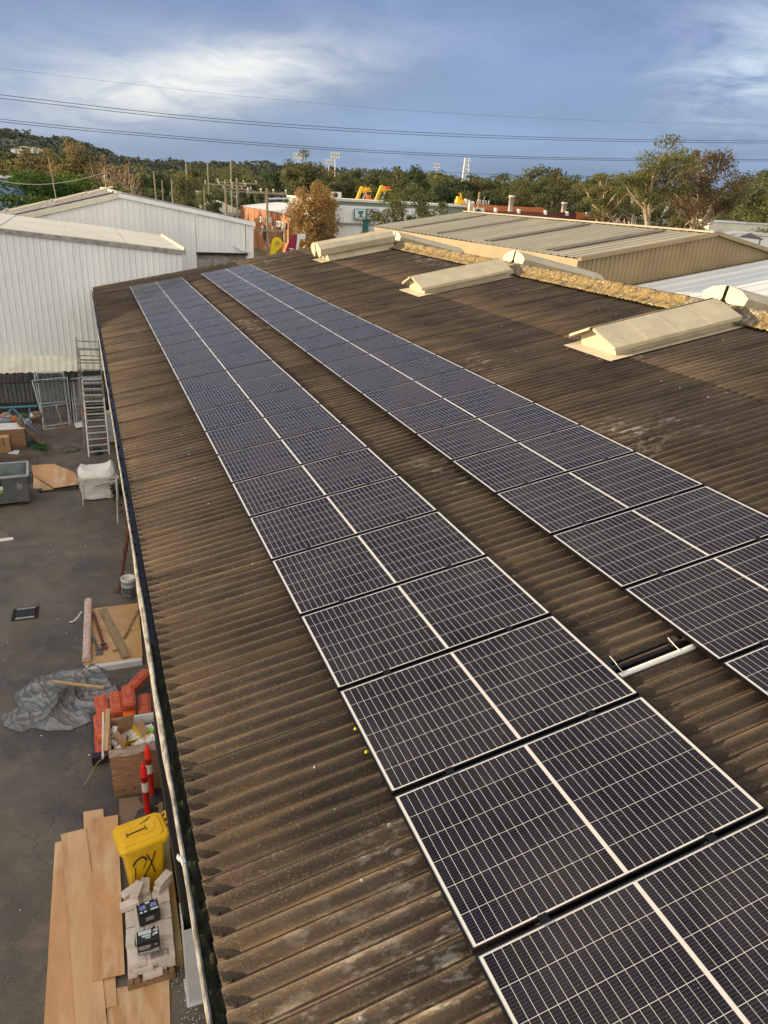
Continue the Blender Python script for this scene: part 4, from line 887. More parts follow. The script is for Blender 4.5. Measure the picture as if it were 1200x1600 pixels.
def wire(name, pts, Y, r, label, g):
    mb = MB(); P = []
    n = 26
    for i in range(n+1):
        f = i/n*(len(pts)-1); k = min(int(f), len(pts)-2); u = f-k
        p0, p1, p2, p3 = pts[max(k-1, 0)], pts[k], pts[k+1], pts[min(k+2, len(pts)-1)]
        c = [.5*(2*p1[j]+(p2[j]-p0[j])*u+(2*p0[j]-5*p1[j]+4*p2[j]-p3[j])*u*u+(3*p1[j]-p0[j]-3*p2[j]+p3[j])*u**3) for j in (0, 1)]
        P.append(gy(c[0], c[1], Y))
    mb.tube(P, r, 5); tag(mb.build(name, 'wire', None), label, 'power line', g)
HV = [(-260, 116), (0, 148), (300, 182), (600, 204), (900, 216), (1200, 220), (1460, 218)]
LV = [(-260, 148), (0, 186), (300, 215), (600, 236), (900, 247), (1200, 249), (1460, 246)]
wire('power_line', HV, 70, .022, 'upper pair of high wires, top strand', 'high wires across the sky')
wire('power_line', [(x, y+3.4+max(0, 2*(1-x/900))) for x, y in HV], 70.6, .022, 'upper pair of high wires, lower strand', 'high wires across the sky')
wire('power_line', LV, 70, .022, 'lower pair of high wires, top strand', 'high wires across the sky')
wire('power_line', [(x, y+2.6+max(0, 1.5*(1-x/900))) for x, y in LV], 70.6, .022, 'lower pair of high wires, lower strand', 'high wires across the sky')
wire('power_line', [(-260, 70), (0, 106), (300, 142), (600, 170), (900, 187), (1200, 196), (1460, 198)], 95, .010, 'thin faint highest wire across the clouds', 'high wires across the sky')
wire('power_line', [(640, 266), (760, 272), (900, 275), (1080, 276), (1240, 272)], 110, .03, 'lowest wire just above the right treeline', 'high wires across the sky')
def span(a, b, sag, r=.015, label='', n=10):
    a, b = V(a), V(b); mb = MB(); mb.tube([a.lerp(b, i/n)-V((0, 0, sag*4*(i/n)*(1-i/n))) for i in range(n+1)], r, 4); tag(mb.build('service_wire', 'wire', None), label, 'wire', 'service wires in the street')
for i, dx in enumerate((-1.4, 0, 1.4)):
    span(pA+V((dx, -.1, -.2)), pB+V((dx*1.3, 0, -.3)), .5, .02, f"street wire from the front pole to the pole pair, {['left', 'middle', 'right'][i]} strand")
span(pA+V((1.4, 0, -.3)), (27, 103, -1.2), .6, .02, 'service wire from the front pole to the brick building')
span(pB+V((-2, 0, -.5)), gy(163, 275, 56), 1.2, .02, 'service wire from the pole pair towards the white pole')
span(gy(163, 270, 56), gy(-60, 262, 80), 1., .02, 'service wire over the bright green spreading trees')
for i, (a, b) in enumerate((((960, 318), (1030, 350)), ((965, 326), (1020, 356)))):
    span(gy(*a, 70), gy(*b, 55), .3, .02, f"curving service wire before the dark red wall, {['upper', 'lower'][i]}")
for i, (a, b) in enumerate((((1030, 326), (1260, 345)), ((1030, 333), (1260, 352)), ((1070, 328), (1260, 340)))):
    span(gy(*a, 100), gy(*b, 90), .8, .03, f"service wire in front of the right tree trunks, {['upper', 'lowest', 'middle'][i]}")
# floodlight masts and lattice towers
def mast(px, ytop, D, label, w=3.2, r=.3):
    d = ray(px, ytop); d = d/math.hypot(d.x, d.y)*D; t = thing('floodlight_mast', label, 'floodlight', (d.x, d.y, -9), -YAW, 'stadium floodlights beyond the trees')
    H = d.z+9
    MB().tube([(0, 0, 0), (0, 0, H)], [r, r*.6], 6).build('mast', 'white_plastic', t, local=True)
    b = MB()
    for rr in range(2):
        for k in range(4): b.box(((k-1.5)*w/3.6, -.3, H-.4-rr*1.3), (w/4.6, .5, .9))
    b.build('lamp_bank', 'white_plastic', t, local=True); MB().bar((-w/2, 0, H-1), (w/2, 0, H-1), .25).build('lamp_bracket', 'white_metal', t, local=True)
mast(466, 239, 330, 'leftmost floodlight half hidden by the tall pale gum', 3.4)
mast(514, 249, 380, 'small middle floodlight of the group of three', 3.2)
mast(524, 238, 330, 'tallest rightmost floodlight of the group of three', 3.6)
mast(683, 255, 400, 'single small floodlight left of the lattice tower', 3.0)
d = ray(730, 247); d = d/math.hypot(d.x, d.y)*420; H = d.z+9
t = thing('lattice_tower', 'pale lattice transmission tower above the treeline', 'pylon', (d.x, d.y, -9), -YAW)
b = MB(); r_ = [(2.6, 0), (1.1, H-2), (1.1, H)]
for sx in (-1, 1):
    for sy in (-1, 1): b.tube([(sx*2.6, sy*2.6, 0), (sx*1.0, sy*1.0, H)], .22, 4)
b.build('legs', 'white_plastic', t, local=True)
b = MB(); zz_ = 0
k = 0
while zz_ < H-1:
    w0 = 2.6-1.6*zz_/H; z1 = min(H, zz_+w0*1.6); w1 = 2.6-1.6*z1/H
    for s_ in (-1, 1): b.bar((-w0, s_*w0, zz_), (w1, s_*w1, z1), .2); b.bar((w0, s_*w0, zz_), (-w1, s_*w1, z1), .2)
    zz_ = z1
b.build('bracing', 'white_plastic', t, local=True)
for zc in (H-1, H-5): MB().bar((-2.4, 0, zc), (2.4, 0, zc), .3).build('cross_arm', 'white_plastic', t, local=True)

# feather banners in the street
q = gy(431, 382, 58); t = thing('feather_banner', 'yellow teardrop banner beside the timber pole', 'banner', (q.x, 58, -9))
pts = []
for k in range(20):
    a = k/20*2*PI; r_ = .4; pts.append(V((q.x+.25+math.cos(a)*r_*.85, 58, q.z+.1+math.sin(a)*r_*.8)))
pts = [p for p in pts if not (p.x < q.x-.1 and p.z < q.z-.05)]+[]
low = V((q.x-.55, 58, q.z-1.1)); pts2 = sorted(pts, key=lambda p: math.atan2(p.z-q.z, p.x-q.x-.1)); 
hull = [low]+[V((q.x+.1+math.cos(a)*.42, 58, q.z+.1+math.sin(a)*.42)) for a in [rad(x) for x in range(-50, 171, 20)]]
MB().prism(hull, (0, .03, 0)).build('sail', 'flag_yellow', t)
MB().tube([(q.x-.55, 58, -9), low, low+V((-.03, 0, .3))], .03, 6).build('pole', 'dark', t)
MB().box((q.x+.12, 57.96, q.z+.05), (.42, .01, .07), (0, -.6, 0)).box((q.x+.06, 57.96, q.z+.18), (.3, .01, .06), (0, -.6, 0)).build('print_marks', 'cardboard', t)
q = gy(457, 378, 57); t = thing('feather_banner', 'maroon feather banner with white lettering by the brick doorway', 'banner', (q.x, 57, -9))
MB().prism([(q.x-.62, 57, q.z-2.5), (q.x+.05, 57, q.z-2.5), (q.x+.38, 57, q.z+.55), (q.x+.2, 57, q.z+.55), (q.x-.2, 57, q.z+.2), (q.x-.52, 57, q.z-.6)], (0, .03, 0)).build('sail', 'flag_maroon', t)
MB().prism([(q.x+.06, 57, q.z-2.5), (q.x+.26, 57, q.z-2.5), (q.x+.55, 57, q.z+.2), (q.x+1.0, 57, q.z+.25), (q.x+1.0, 57, q.z+.62), (q.x+.39, 57, q.z+.56)], (0, .03, 0)).build('white_panel', 'white_sign', t)
MB().tube([(q.x-.64, 57, -9), (q.x-.64, 57, q.z-1.8)], .03, 6).build('pole', 'dark', t)
text('TECH', .52, 'white_sign', t, (q.x-.02, 56.95, q.z-1.75), (0.08, 0, 1), (-1, 0, .08), extra=.01)
#@@PART2
# ================================================================== THE BROWN CORRUGATED SHED (roof we look along)
TA = math.tan(TOPS)
def zc(x): return -3.718+(x-1.535)*TA              # crest plane of the corrugated roof
EX, RX, RY0, RY1 = .33, 11.4, -3.0, 32.4
shed = thing('corrugated_shed', 'long shed with weathered brown corrugated roof carrying the solar rows', 'shed', (6, 15, GZ))
SL = V(shed.location)
def sheet_mesh(Ls, seedv, eave=False):
    rs = random.Random(seedv)
    n = 7; per = 8; vs = []; Wd = 1.0; pitch = Wd/n; NU = 3
    K_ = n*per+3
    for iu in range(NU):
        u = Ls*iu/(NU-1); lift = .011 if iu == 0 else (.004 if iu == 1 else 0)
        for k in range(K_+1):
            v = k/per*pitch-.01
            z = -.034+.034*math.cos((v+.012)/pitch*2*PI) + .010*(1-min(1, v/Wd)) + rs.uniform(-.0012, .0012)
            vs.append((u, v, z+lift))
    fs = [(i*(K_+1)+k, i*(K_+1)+k+1, (i+1)*(K_+1)+k+1, (i+1)*(K_+1)+k) for i in range(NU-1) for k in range(K_)]
    fs = [f[::-1] for f in fs]
    b = len(vs)
    for k in range(K_+1): x, y, z = vs[k]; vs.append((x, y, z-.011))     # lower edge thickness
    fs2 = [(k, b+k, b+k+1, k+1)[::-1] for k in range(K_)]
    c = len(vs)
    for i in range(NU): x, y, z = vs[i*(K_+1)]; vs.append((x, y, z-.016))      # near side lap edge
    fs3 = [(i*(K_+1), (i+1)*(K_+1), c+i+1, c+i)[::-1] for i in range(NU-1)]
    me = bpy.data.meshes.new('roof_sheet'); me.from_pydata(vs, [], fs+fs2+fs3)
    me.polygons.foreach_set('use_smooth', [True]*len(fs)+[False]*(len(fs2)+len(fs3)))
    me.materials.append(MATS['asbestos']); me.materials.append(MATS['asbestos_seam'])
    for p in me.polygons[len(fs)+len(fs2):]: p.material_index = 1
    return me
slope_len = (RX-EX)/math.cos(TOPS); NC = 4; cl_ = slope_len/NC
sheets = [sheet_mesh(cl_+.12, s) for s in range(5)]
rnd = random.Random(3)
sy = 4.39-8
while sy < RY1-.9:
    for c in range(NC):
        u = c*cl_-.02; x = EX+u*math.cos(TOPS)
        link('roof_sheet', rnd.choice(sheets), shed, V((x, sy, zc(x)+.002*rnd.random()))-SL, (0, -TOPS+rnd.uniform(-.0012, .0012), rnd.uniform(-.0008, .0008)))
    sy += 1.0
# fixing screws with washers along purlin lines, one part
mb = MB(); rnd = random.Random(8)
for yy in range(-2, 32):
    for xx in (1.2, 3.1, 5.9, 8.2, 10.3):
        for k in (1, 4):
            x, y = xx+rnd.uniform(-.03, .03), 4.39-8+math.floor(yy+8-.39+.4)+k/7+.07
            y = 4.39-8+(yy+2)+k/7-.012
            mb.lathe((x, y, zc(x)+.004), [(.014, 0), (.013, .005), (.006, .007), (.005, .014), (0, .015)], 6) if rnd.random() < .6 else None
mb.build('roof_fixings', 'rim_grey', shed, kind='stuff')
# droppings and lichen spots on the roof
mb = MB()
for k in range(260):
    x, y = rnd.uniform(.5, 11), rnd.uniform(1, 32); s_ = rnd.uniform(.008, .03)
    pitch = 1/7; y = round((y-4.39)/pitch)*pitch+4.39-.012
    mb.lathe((x, y+rnd.uniform(-.01, .01), zc(x)+.001), [(s_, 0), (s_*.7, .004), (0, .005)], 6)
mb.build('lichen_spots', 'white_peel', shed, kind='stuff')
# far slope
mb = MB(); n = int((RY1-RY0)*7*4)
vs = []
for k in range(n+1):
    y = RY0+k*(RY1-RY0)/n; z = -.0245+.0245*math.cos(k/4*2*PI/1)
    vs += [(RX, y, zc(RX)+z), (RX+11, y, zc(RX)+z-11*TA)]
mb.add(vs, [(2*i, 2*i+2, 2*i+3, 2*i+1)[::-1] for i in range(n)], True).build('far_roof_slope', 'asbestos', shed)
# walls
WX = .56
mb = MB(); mb.add([(WX, RY0, -9), (WX, RY1-.15, -9), (WX, RY1-.15, zc(WX)-.1), (WX, RY0, zc(WX)-.1)], [(0, 3, 2, 1)])
mb.build('side_wall', 'concrete', shed)
MB().prism([(WX, RY1-.2, -9), (WX, RY1-.2, zc(WX)-.1), (RX, RY1-.2, zc(RX)-.1), (RX+10.6, RY1-.2, zc(WX)-.1), (RX+10.6, RY1-.2, -9)], (0, .1, 0)).build('end_wall', 'concrete', shed)
# barge boards at the far gable
MB().prism([(EX-.05, RY1-.03, zc(EX)+.035), (RX, RY1-.03, zc(RX)+.035), (RX, RY1-.03, zc(RX)-.16), (EX-.05, RY1-.03, zc(EX)-.16)], (0, .06, 0)).build('barge_board', 'lichen_dark', shed)
# eave gutter: trough, lip, fascia
def sweep(prof, m_, name, y0_, y1_, segs=60, wob=.0, parent=shed, seed=1):
    rs = random.Random(seed); mb = MB(); vs = []; npf = len(prof)
    for i in range(segs+1):
        y = y0_+(y1_-y0_)*i/segs; dx, dz = fbm(y, seed*7.7, .8, 3)*wob, fbm(y, seed*3.1+50, .9, 3)*wob
        vs += [(px+dx, y, pz+dz) for px, pz in prof]
    mb.add(vs, [(i*npf+k, i*npf+k+1, (i+1)*npf+k+1, (i+1)*npf+k) for i in range(segs) for k in range(npf-1)])
    return mb.build(name, m_, parent)
ze = zc(EX)
sweep([(.375, ze-.03), (.375, ze-.17), (.245, ze-.17), (.240, ze-.075)], 'gutter_dark', 'gutter_trough', RY0, RY1, 60, .008)
sweep([(.40, ze-.06), (.40, ze-.32), (.42, ze-.32), (.42, ze-.06)], 'timber_old', 'fascia_board', RY0, RY1)
LIPP = [(.232, ze-.165), (.218, ze-.10), (.213, ze-.082), (.218, ze-.070), (.230, ze-.066), (.240, ze-.072), (.246, ze-.09)]
sweep(LIPP, 'white_peel', 'gutter_lip', RY0, RY1, 160, .010)
# broad peeling white flashing bent outward along the middle of the gutter
mb = MB(); vs = []
for i in range(61):
    y = 4.05+4.8*i/60; w_ = .027*min(1, i/8)*min(1, (60-i)/22+.15)+.004*noise.noise(V((y*4, 0, 0)))
    vs += [(.228, y, ze-.085), (.226-w_*.5, y, ze-.078+.004*noise.noise(V((y*3, 2, 0)))), (.224-w_, y, ze-.095), (.226-w_, y, ze-.16)]
mb.add(vs, [(i*4+k, i*4+k+1, (i+1)*4+k+1, (i+1)*4+k) for i in range(60) for k in range(3)]).build('gutter_flashing', 'white_peel', shed, label='broad peeling white flashing on the gutter lip')
MB().box((.222, 3.66, ze-.08), (.02, .06, .03), (0, .2, .15)).box((.203, 3.70, ze-.09), (.012, .04, .03), (0, .3, .4)).build('gutter_bracket', 'alu', shed)
# standing water and moss inside the trough
sweep([(.250, ze-.125), (.370, ze-.125)], 'water', 'gutter_water', 6.2, RY1-.2, 40, 0)
mb = MB(); rs = random.Random(4)
vs = []; NS = 330
for i in range(NS+1):
    y = -1.0+8.0*i/NS
    for k in range(9):
        x = .243+.135*k/8; amp = .055 if y < 4.6 else .055*max(0, (7.0-y)/2.4)
        vs.append((x, y, ze-.135+amp*(.55+noise.noise(V((x*22, y*9, 0)))+.6*noise.noise(V((x*60, y*34, 3))))))
mb.add(vs, [(i*9+k, i*9+k+1, (i+1)*9+k+1, (i+1)*9+k) for i in range(NS) for k in range(8)], True).build('gutter_moss', 'moss', shed, kind='stuff')
mb = MB()
for i in range(900):
    y = rs.uniform(6, 31); x = rs.choice((.255, .365))+rs.uniform(-.012, .02); leafquad(mb, V((x, y, ze-.12)), rs.uniform(.01, .03), rs, 1)
mb.build('gutter_leaves', 'moss', shed, kind='stuff')
# ridge capping, one piece per metre
def ridge_mesh(seedv):
    rs = random.Random(seedv); prof = [(-.34, .055), (-.33, .075), (-.22, .095), (-.14, .115), (-.115, .15), (-.09, .20), (-.05, .235), (0, .25), (.05, .235), (.09, .20), (.115, .15), (.14, .115), (.22, .095), (.33, .075)]
    vs = []; NI = 34
    for i in range(NI+1):
        y = 1.06*i/NI
        for (x, z) in prof:
            zz_ = z-abs(x)*TA-(.018*(abs(x) > .13)*(1-math.cos(y*7*2*PI))/2)
            am = .008 if abs(x) < .3 else .003
            d_ = am*max(-.3, noise.noise(V((x*14+seedv*9, y*14, zz_*10)))+.7*noise.noise(V((x*34, y*34+seedv*5, 0))))
            vs.append((x+d_*(1 if x > 0 else -1)*.6, y, zz_+d_*1.2+.012*(1-y)))
    n_ = len(prof)
    me = bpy.data.meshes.new('ridge_cap'); fs = [(i*n_+k, i*n_+k+1, (i+1)*n_+k+1, (i+1)*n_+k)[::-1] for i in range(NI) for k in range(n_-1)]
    me.from_pydata(vs, [], fs); me.polygons.foreach_set('use_smooth', [True]*len(fs)); return me
rm = [ridge_mesh(k) for k in range(5)]; rd = [m_.copy() for m_ in rm]
for m_ in rm: m_.materials.append(MATS['lichen'])
for m_ in rd: m_.materials.append(MATS['lichen_dark'])
VENTY = (11.05, 19.15, 28.2, 2.95)
rnd = random.Random(9)
for k in range(35):
    y = RY0+k*1.01
    dark = any(abs(y+.5-v) < .75 for v in VENTY) or y < 9
    link('ridge_cap', rnd.choice(rd if dark else rm), shed, V((RX, y, zc(RX)))-SL)
# bits of old lead flashing at the top of each vent
for vy in VENTY[:3]:
    mb = MB(); vs = []
    for i in range(9):
        for j in range(9):
            x, y = 11.0+.55*i/8, vy-.75+.75*j/8; vs.append((x, y, zc(min(x, RX))+.07+.09*max(0, 1-abs(x-RX)/.2)+.05*noise.noise(V((x*9, y*9, vy)))))
    mb.add(vs, [(i*9+j, (i+1)*9+j, (i+1)*9+j+1, i*9+j+1) for i in range(8) for j in range(8)], True); mb.build('lead_flashing', 'skip_grey', shed)

# ================================================================== SOLAR PANELS
X0, Y0, Z0, GAP = 1.5353, 2.1942, -3.5780, .7186
ct, st = math.cos(TOPS), math.sin(TOPS)
def mk_panel():
    f = MB(); H = .035; w = .011
    f.box((PL/2, w/2, -H/2), (PL, w, H)).box((PL/2, PW-w/2, -H/2), (PL, w, H)).box((w/2, PW/2, -H/2), (w, PW-2*w, H)).box((PL-w/2, PW/2, -H/2), (w, PW-2*w, H))
    g = MB().add([(w, w, -.003), (PL-w, w, -.003), (PL-w, PW-w, -.003), (w, PW-w, -.003)], [(0, 1, 2, 3)])
    bk = MB().add([(w, w, -.012), (PL-w, w, -.012), (PL-w, PW-w, -.012), (w, PW-w, -.012)], [(3, 2, 1, 0)])
    c = MB().box((0, 0, 0), (.055, PP-PW+.022, .008)).box((0, 0, -.012), (.045, PP-PW-.004, .03))
    out = []
    for m_, nm, mt in ((f, 'frame', 'panel_frame'), (g, 'cell_sheet', 'solar_cells'), (bk, 'back_sheet', 'white_plastic'), (c, 'clamp', 'panel_frame')):
        me = m_.mesh(nm); me.materials.append(MATS[mt]); out.append(me)
    return out
pf_, pg_, pb_, pc_ = mk_panel()
def nth(k): return ['nearest the camera', 'second', 'third', 'fourth', 'fifth', 'sixth', 'seventh', 'eighth', 'ninth', 'tenth', 'eleventh', 'twelfth', 'thirteenth', 'fourteenth', 'fifteenth', 'sixteenth', 'seventeenth', 'eighteenth', 'nineteenth', 'twentieth', 'twenty-first', 'twenty-second', 'twenty-third', 'twenty-fourth', 'twenty-fifth', 'twenty-sixth'][k]
rnd = random.Random(12)
for row in (0, 1):
    for i, k in enumerate(range(-2, 24)):
        u = row*(PL+GAP)
        x, y, z = X0+u*ct, Y0+k*PP+(PP-PW)/2, Z0+u*st
        rn = 'left row beside the gutter' if row == 0 else 'right row nearer the ridge'
        lb = f"{nth(i)} solar panel counted from the near end of the {rn}" if i < 22 else f"solar panel of the {rn}, {['fourth from', 'third from', 'second from', 'at'][i-22]} the far gable end"
        if i == 0: lb = f"solar panel nearest the camera in the {rn}"
        t = thing('solar_panel', lb, 'solar panel', (x, y, z), 0, 'solar panels in two rows up the roof')
        t.rotation_euler = (rnd.uniform(-.0025, .0025), -TOPS+rnd.uniform(-.0016, .0016), 0)
        link('frame', pf_, t); link('cell_sheet', pg_, t); link('back_sheet', pb_, t)
        for cx_ in (.42, PL-.42): link('clamp', pc_, t, (cx_, PW+(PP-PW)/2, .004))
for row in (0, 1):
    for j, uu in enumerate((.42, PL-.42)):
        u = row*(PL+GAP)+uu; x, z = X0+u*ct, Z0+u*st-.035
        tag(MB().bar((x, -.2, z-.026), (x, Y0+24*PP+.02, z-.026), .04, .045).build('mounting_rail', 'alu'), f"aluminium mounting rail under the {'left' if row == 0 else 'right'} panel row, {'gutter' if j == 0 else 'ridge'} side", 'rail', 'mounting rails under the panels')
        for k in range(0, 30, 1):
            pass
    mb = MB()
    for k in range(30):
        for uu in (.42, PL-.42):
            u = row*(PL+GAP)+uu; x = X0+u*ct; mb.box((x+.03, k*1.0+.39, zc(x)+.028), (.05, .04, .075))
    tag(mb.build('rail_feet', 'alu', kind='stuff'), f"row of small feet under the rails of the {'left' if row == 0 else 'right'} panel row", 'brackets')
# conduit between the rows and yellow marks under the left row
ua, ub = PL-.03, PL+GAP+.05
def onr(u, y, dz): return V((X0+u*ct, y, Z0+u*st+dz))
t = thing('cable_conduit', 'short white conduit with black cable tray bridging the two panel rows', 'conduit', onr(PL, 3.68, -.1))
MB().tube([onr(ua, 3.655, -.085), onr(ub, 3.655, -.085)], .022, 10).build('pipe', 'white_plastic', t)
MB().bar(onr(ua, 3.735, -.10), onr(ub, 3.735, -.10), .026, .035).bar(onr(ua, 3.79, -.08), onr(ub, 3.79, -.08), .012, .02).build('tray', 'panel_frame', t)
MB().tube([onr(ua+.12, 3.64, -.058), onr(ua+.12, 3.70, -.05), onr(ua+.12, 3.76, -.03), onr(ua+.10, 3.80, .0)], .004, 5).tube([onr(ub-.15, 3.64, -.058), onr(ub-.15, 3.70, -.05), onr(ub-.15, 3.79, -.03)], .004, 5).build('cable_tie', 'white_plastic', t)
MB().box(onr(ua+.05, 3.77, -.07), (.09, .09, .05)).box(onr(ub-.1, 3.77, -.07), (.07, .07, .05)).build('connector', 'black_plastic', t)
for i, (px, py) in enumerate(((570, 1173), (553, 1137))):
    d = ray(px, py); kx = (Z0-.06-X0*TA)/(d.z-TA*d.x); q = d*kx
    tag(MB().box(q+V((.02, 0, -.01)), (.035, .014, .02), (.2, .1, .3)).build('yellow_cable_tag', 'yellow_mark'), ('yellow cable tag lower under the left row edge' if i == 0 else 'yellow cable tag peeking out higher under the left row edge'), 'cable tag', 'yellow cable tags')

# ================================================================== ROOF VENTS
def vent(name, label, x0, yc, L_, kind_, up=1):
    """s runs up the slope (or down the far slope), t across, h above the roof"""
    t = thing(name, label, 'roof vent', (x0, yc, zc(x0) if up > 0 else zc(RX)-(x0-RX)*TA), 0, 'long metal vents across the ridge')
    t.rotation_euler = (0, -TOPS*up, 0)
    if up < 0: t.scale = (1, .9, .74)
    elif kind_ != 'gable': t.scale = (1, 1, .86)
    Bw = .52; bh = .19
    if kind_ == 'gable':
        vsq = [(-.2, -Bw-.22, .012), (.05, -Bw-.22, .012), (.05, Bw+.2, .012), (-.22, Bw+.2, .012)]
        MB().add([(-.25, -Bw-.20, .016), (L_, -Bw-.20, .016), (L_, Bw+.18, .016), (-.25, Bw+.18, .016)], [(0, 1, 2, 3)]).prism([(-.25, -Bw-.20, .0), (-.25, Bw+.18, .0), (-.27, Bw+.18, .014), (-.27, -Bw-.20, .014)], (.02, 0, 0)).build('base_flashing', 'cream_vent', t, local=True)
        prof = [(-Bw, 0), (Bw, 0), (Bw, bh-.02), (.0, bh+.22), (-Bw, bh-.02)]
        MB().prism([(0, y, z) for y, z in prof], (.012, 0, 0)).build('end_plate', 'cream_vent', t, local=True)
        MB().box((L_/2, -Bw+.01, bh/2), (L_, .02, bh-.02)).build('side_plate', 'cream_vent', t, local=True); MB().box((L_/2, Bw-.01, bh/2), (L_, .02, bh-.02)).build('side_plate', 'cream_vent', t, local=True)
        for sd, z0_ in ((-1, 0), (1, 0)):
            n_ = 4
            for k in range(n_):                       # folded cover panels, joints between them
                s0 = -.14+(L_+.02)*k/n_; s1 = -.14+(L_+.02)*(k+1)/n_
                a, b = sd*.045, sd*(Bw+.16); za, zb2 = bh+.235, bh-.0
                zk = .004*(k % 2)
                MB().prism([(s0+.002, a, za+zk), (s1, a, za+zk), (s1, b, zb2+zk), (s0+.002, b, zb2+zk)], (0, 0, .018)).build('cover_panel', 'grey_vent', t, local=True)
            MB().bar((-.14, sd*(Bw+.165), bh-.025), (L_-.12, sd*(Bw+.165), bh-.005), .012, .06).build('cover_edge', 'grey_vent', t, local=True)
            MB().bar((-.145, sd*.05, bh+.225), (-.145, sd*(Bw+.16), bh-.01), .015, .04).build('cover_end', 'cream_vent', t, local=True)
        MB().bar((-.15, 0, bh+.20), (L_-.15, 0, bh+.24), .09, .02).build('throat', 'dark', t, local=True)
        pass
    else:
        MB().add([(-.35, -.62, .016), (L_, -.62, .016), (L_, .62, .016), (-.35, .62, .016)], [(0, 1, 2, 3)]).build('base_flashing', 'cream_vent', t, local=True)
        MB().box((L_/2, 0, .16), (L_, .9, .32)).build('throat_box', 'cream_vent', t, local=True)
        for sd in (-1, 1):
            hp = [(.05, .80), (.42, .72), (.66, .55), (.60, .30), (.47, .26)]
            for (a, b) in zip(hp, hp[1:]):
                MB().prism([(-.3, sd*a[0], a[1]), (L_, sd*a[0], a[1]), (L_, sd*b[0], b[1]), (-.3, sd*b[0], b[1])], (0, -sd*.008, -.012)).build('cover_panel', 'grey_vent', t, local=True)
            MB().prism([(-.315, sd*y, z) for y, z in [(.05, .80), (.42, .72), (.66, .55), (.60, .30), (.30, .16), (.05, .45)]], (.012, 0, 0)).build('end_plate', 'cream_vent', t, local=True)
        MB().prism([(L_, y, z) for y, z in [(-.66, .55), (-.42, .72), (0, .80), (.42, .72), (.66, .55), (.6, .3), (-.6, .3)]], (.01, 0, 0)).build('back_plate', 'cream_vent', t, local=True)
    return t
vent('roof_vent', 'long cream gabled vent nearest the camera below the lichen ridge', 8.52, 11.03, 2.70, 'gable')
vent('roof_vent', 'middle long cream gabled vent below the lichen ridge', 8.48, 19.15, 2.70, 'gable')
vent('roof_vent', 'farthest cream vent with rounded hood before the golden tree', 8.62, 28.25, 2.65, 'hood')
vent('roof_vent', 'hooded vent end just over the ridge at the right edge', 11.95, 11.55, 2.6, 'hood', -1)
vent('roof_vent', 'middle hooded vent with twin cream plates just over the ridge', 11.95, 19.7, 2.6, 'hood', -1)
vent('roof_vent', 'farthest hooded vent with twin cream plates beyond the ridge', 11.95, 29.0, 2.6, 'hood', -1)

# ================================================================== THE YARD
def slab(name, pxs, z0, th, m_, label=None, cat=None, group=None, parent=None, zproj=None, kind=None, edge=None):
    P = [gz(px, py, z0+th if zproj is None else zproj) for px, py in pxs]
    return MB().prism([(p.x, p.y, z0) for p in P], (0, 0, th)).build(name, m_, parent, label=label, cat=cat, group=group, kind=kind)
GR = 'plywood strips lying by the yellow bin'
slab('plywood_strip', [(86, 1317), (99, 1313), (122, 1330), (132, 1640), (66, 1640)], -8.998, .016, 'ply', 'leftmost orange plywood strip with pale wet corner', 'plywood', GR)
slab('plywood_strip', [(130, 1268.5), (161, 1263.6), (170, 1360), (182.7, 1570.4), (144, 1580.6)], -8.980, .016, 'ply_pale', 'plywood strip under the topmost one, sticking out top and bottom', 'plywood', GR)
slab('plywood_strip', [(95, 1303.5), (134, 1294), (150, 1420), (171, 1640), (121, 1640), (108, 1450)], -8.96, .016, 'ply_pale', 'second plywood strip from the left, long and mottled', 'plywood', GR)
slab('plywood_strip', [(143, 1280), (184, 1273), (195, 1521), (144, 1532)], -8.94, .018, 'ply', 'topmost plywood strip next to the yellow bin', 'plywood', GR)
slab('plywood_sheet', [(167, 1560), (182.7, 1544), (264, 1526.7), (267, 1640), (168, 1640)], -8.998, .016, 'ply', 'wide plywood sheet below the brick pallet', 'plywood')
slab('brown_board', [(185.6, 1248), (252, 1240), (262, 1300), (188, 1312)], -8.997, .015, 'ply_brown', 'dark brown board under the traffic posts', 'board')

def planks_pallet(name, label, c, w, d, h=.12, rz=0., zb=GZ):
    t = thing(name, label, 'pallet', (c[0], c[1], zb), rz)
    n = 7
    for k in range(n): MB().box((-w/2+w*(k+.5)/n, 0, h-.01), (w/n*.72, d, .02)).build('board', 'pallet', t, local=True)
    for yy in (-d/2+.04, 0, d/2-.04): MB().box((0, yy, (h-.02)/2), (w, .07, h-.022)).build('bearer', 'pallet', t, local=True)
    return t
# pallet of white bricks
bc = (gz(202, 1390, -8.6)+gz(260, 1377, -8.6)+gz(205, 1500, -8.6)+gz(262, 1488, -8.6))/4
bw = (gz(260, 1440, -8.6)-gz(203, 1450, -8.6)).length
bd = (gz(230, 1385, -8.6)-gz(233, 1500, -8.6)).length
RZB = -.03
planks_pallet('brick_pallet', 'weathered timber pallet under the pale bricks', (bc.x-.02, bc.y), bw+.12, bd+.16, .12, RZB)
t = thing('brick_stack', 'low stack of pale cream bricks on the timber pallet', 'bricks', (bc.x, bc.y, GZ+.12), RZB)
bricks = []
for s_ in range(3):
    m = MB().box((0, 0, 0), (.228, .108, .074)); me = m.mesh('brick'); bm = bmesh.new(); bm.from_mesh(me); bmesh.ops.bevel(bm, geom=bm.edges[:], offset=.003, segments=1, affect='EDGES'); bm.to_mesh(me); bm.free(); me.materials.append(MATS['white_brick']); bricks.append(me)
rnd = random.Random(31)
HB = .0765
NCOL = 5
def brick(x, y, z, rz, rx=0., ry=0.): link('brick', rnd.choice(bricks), t, (x, y, z), (rx, ry, rz))
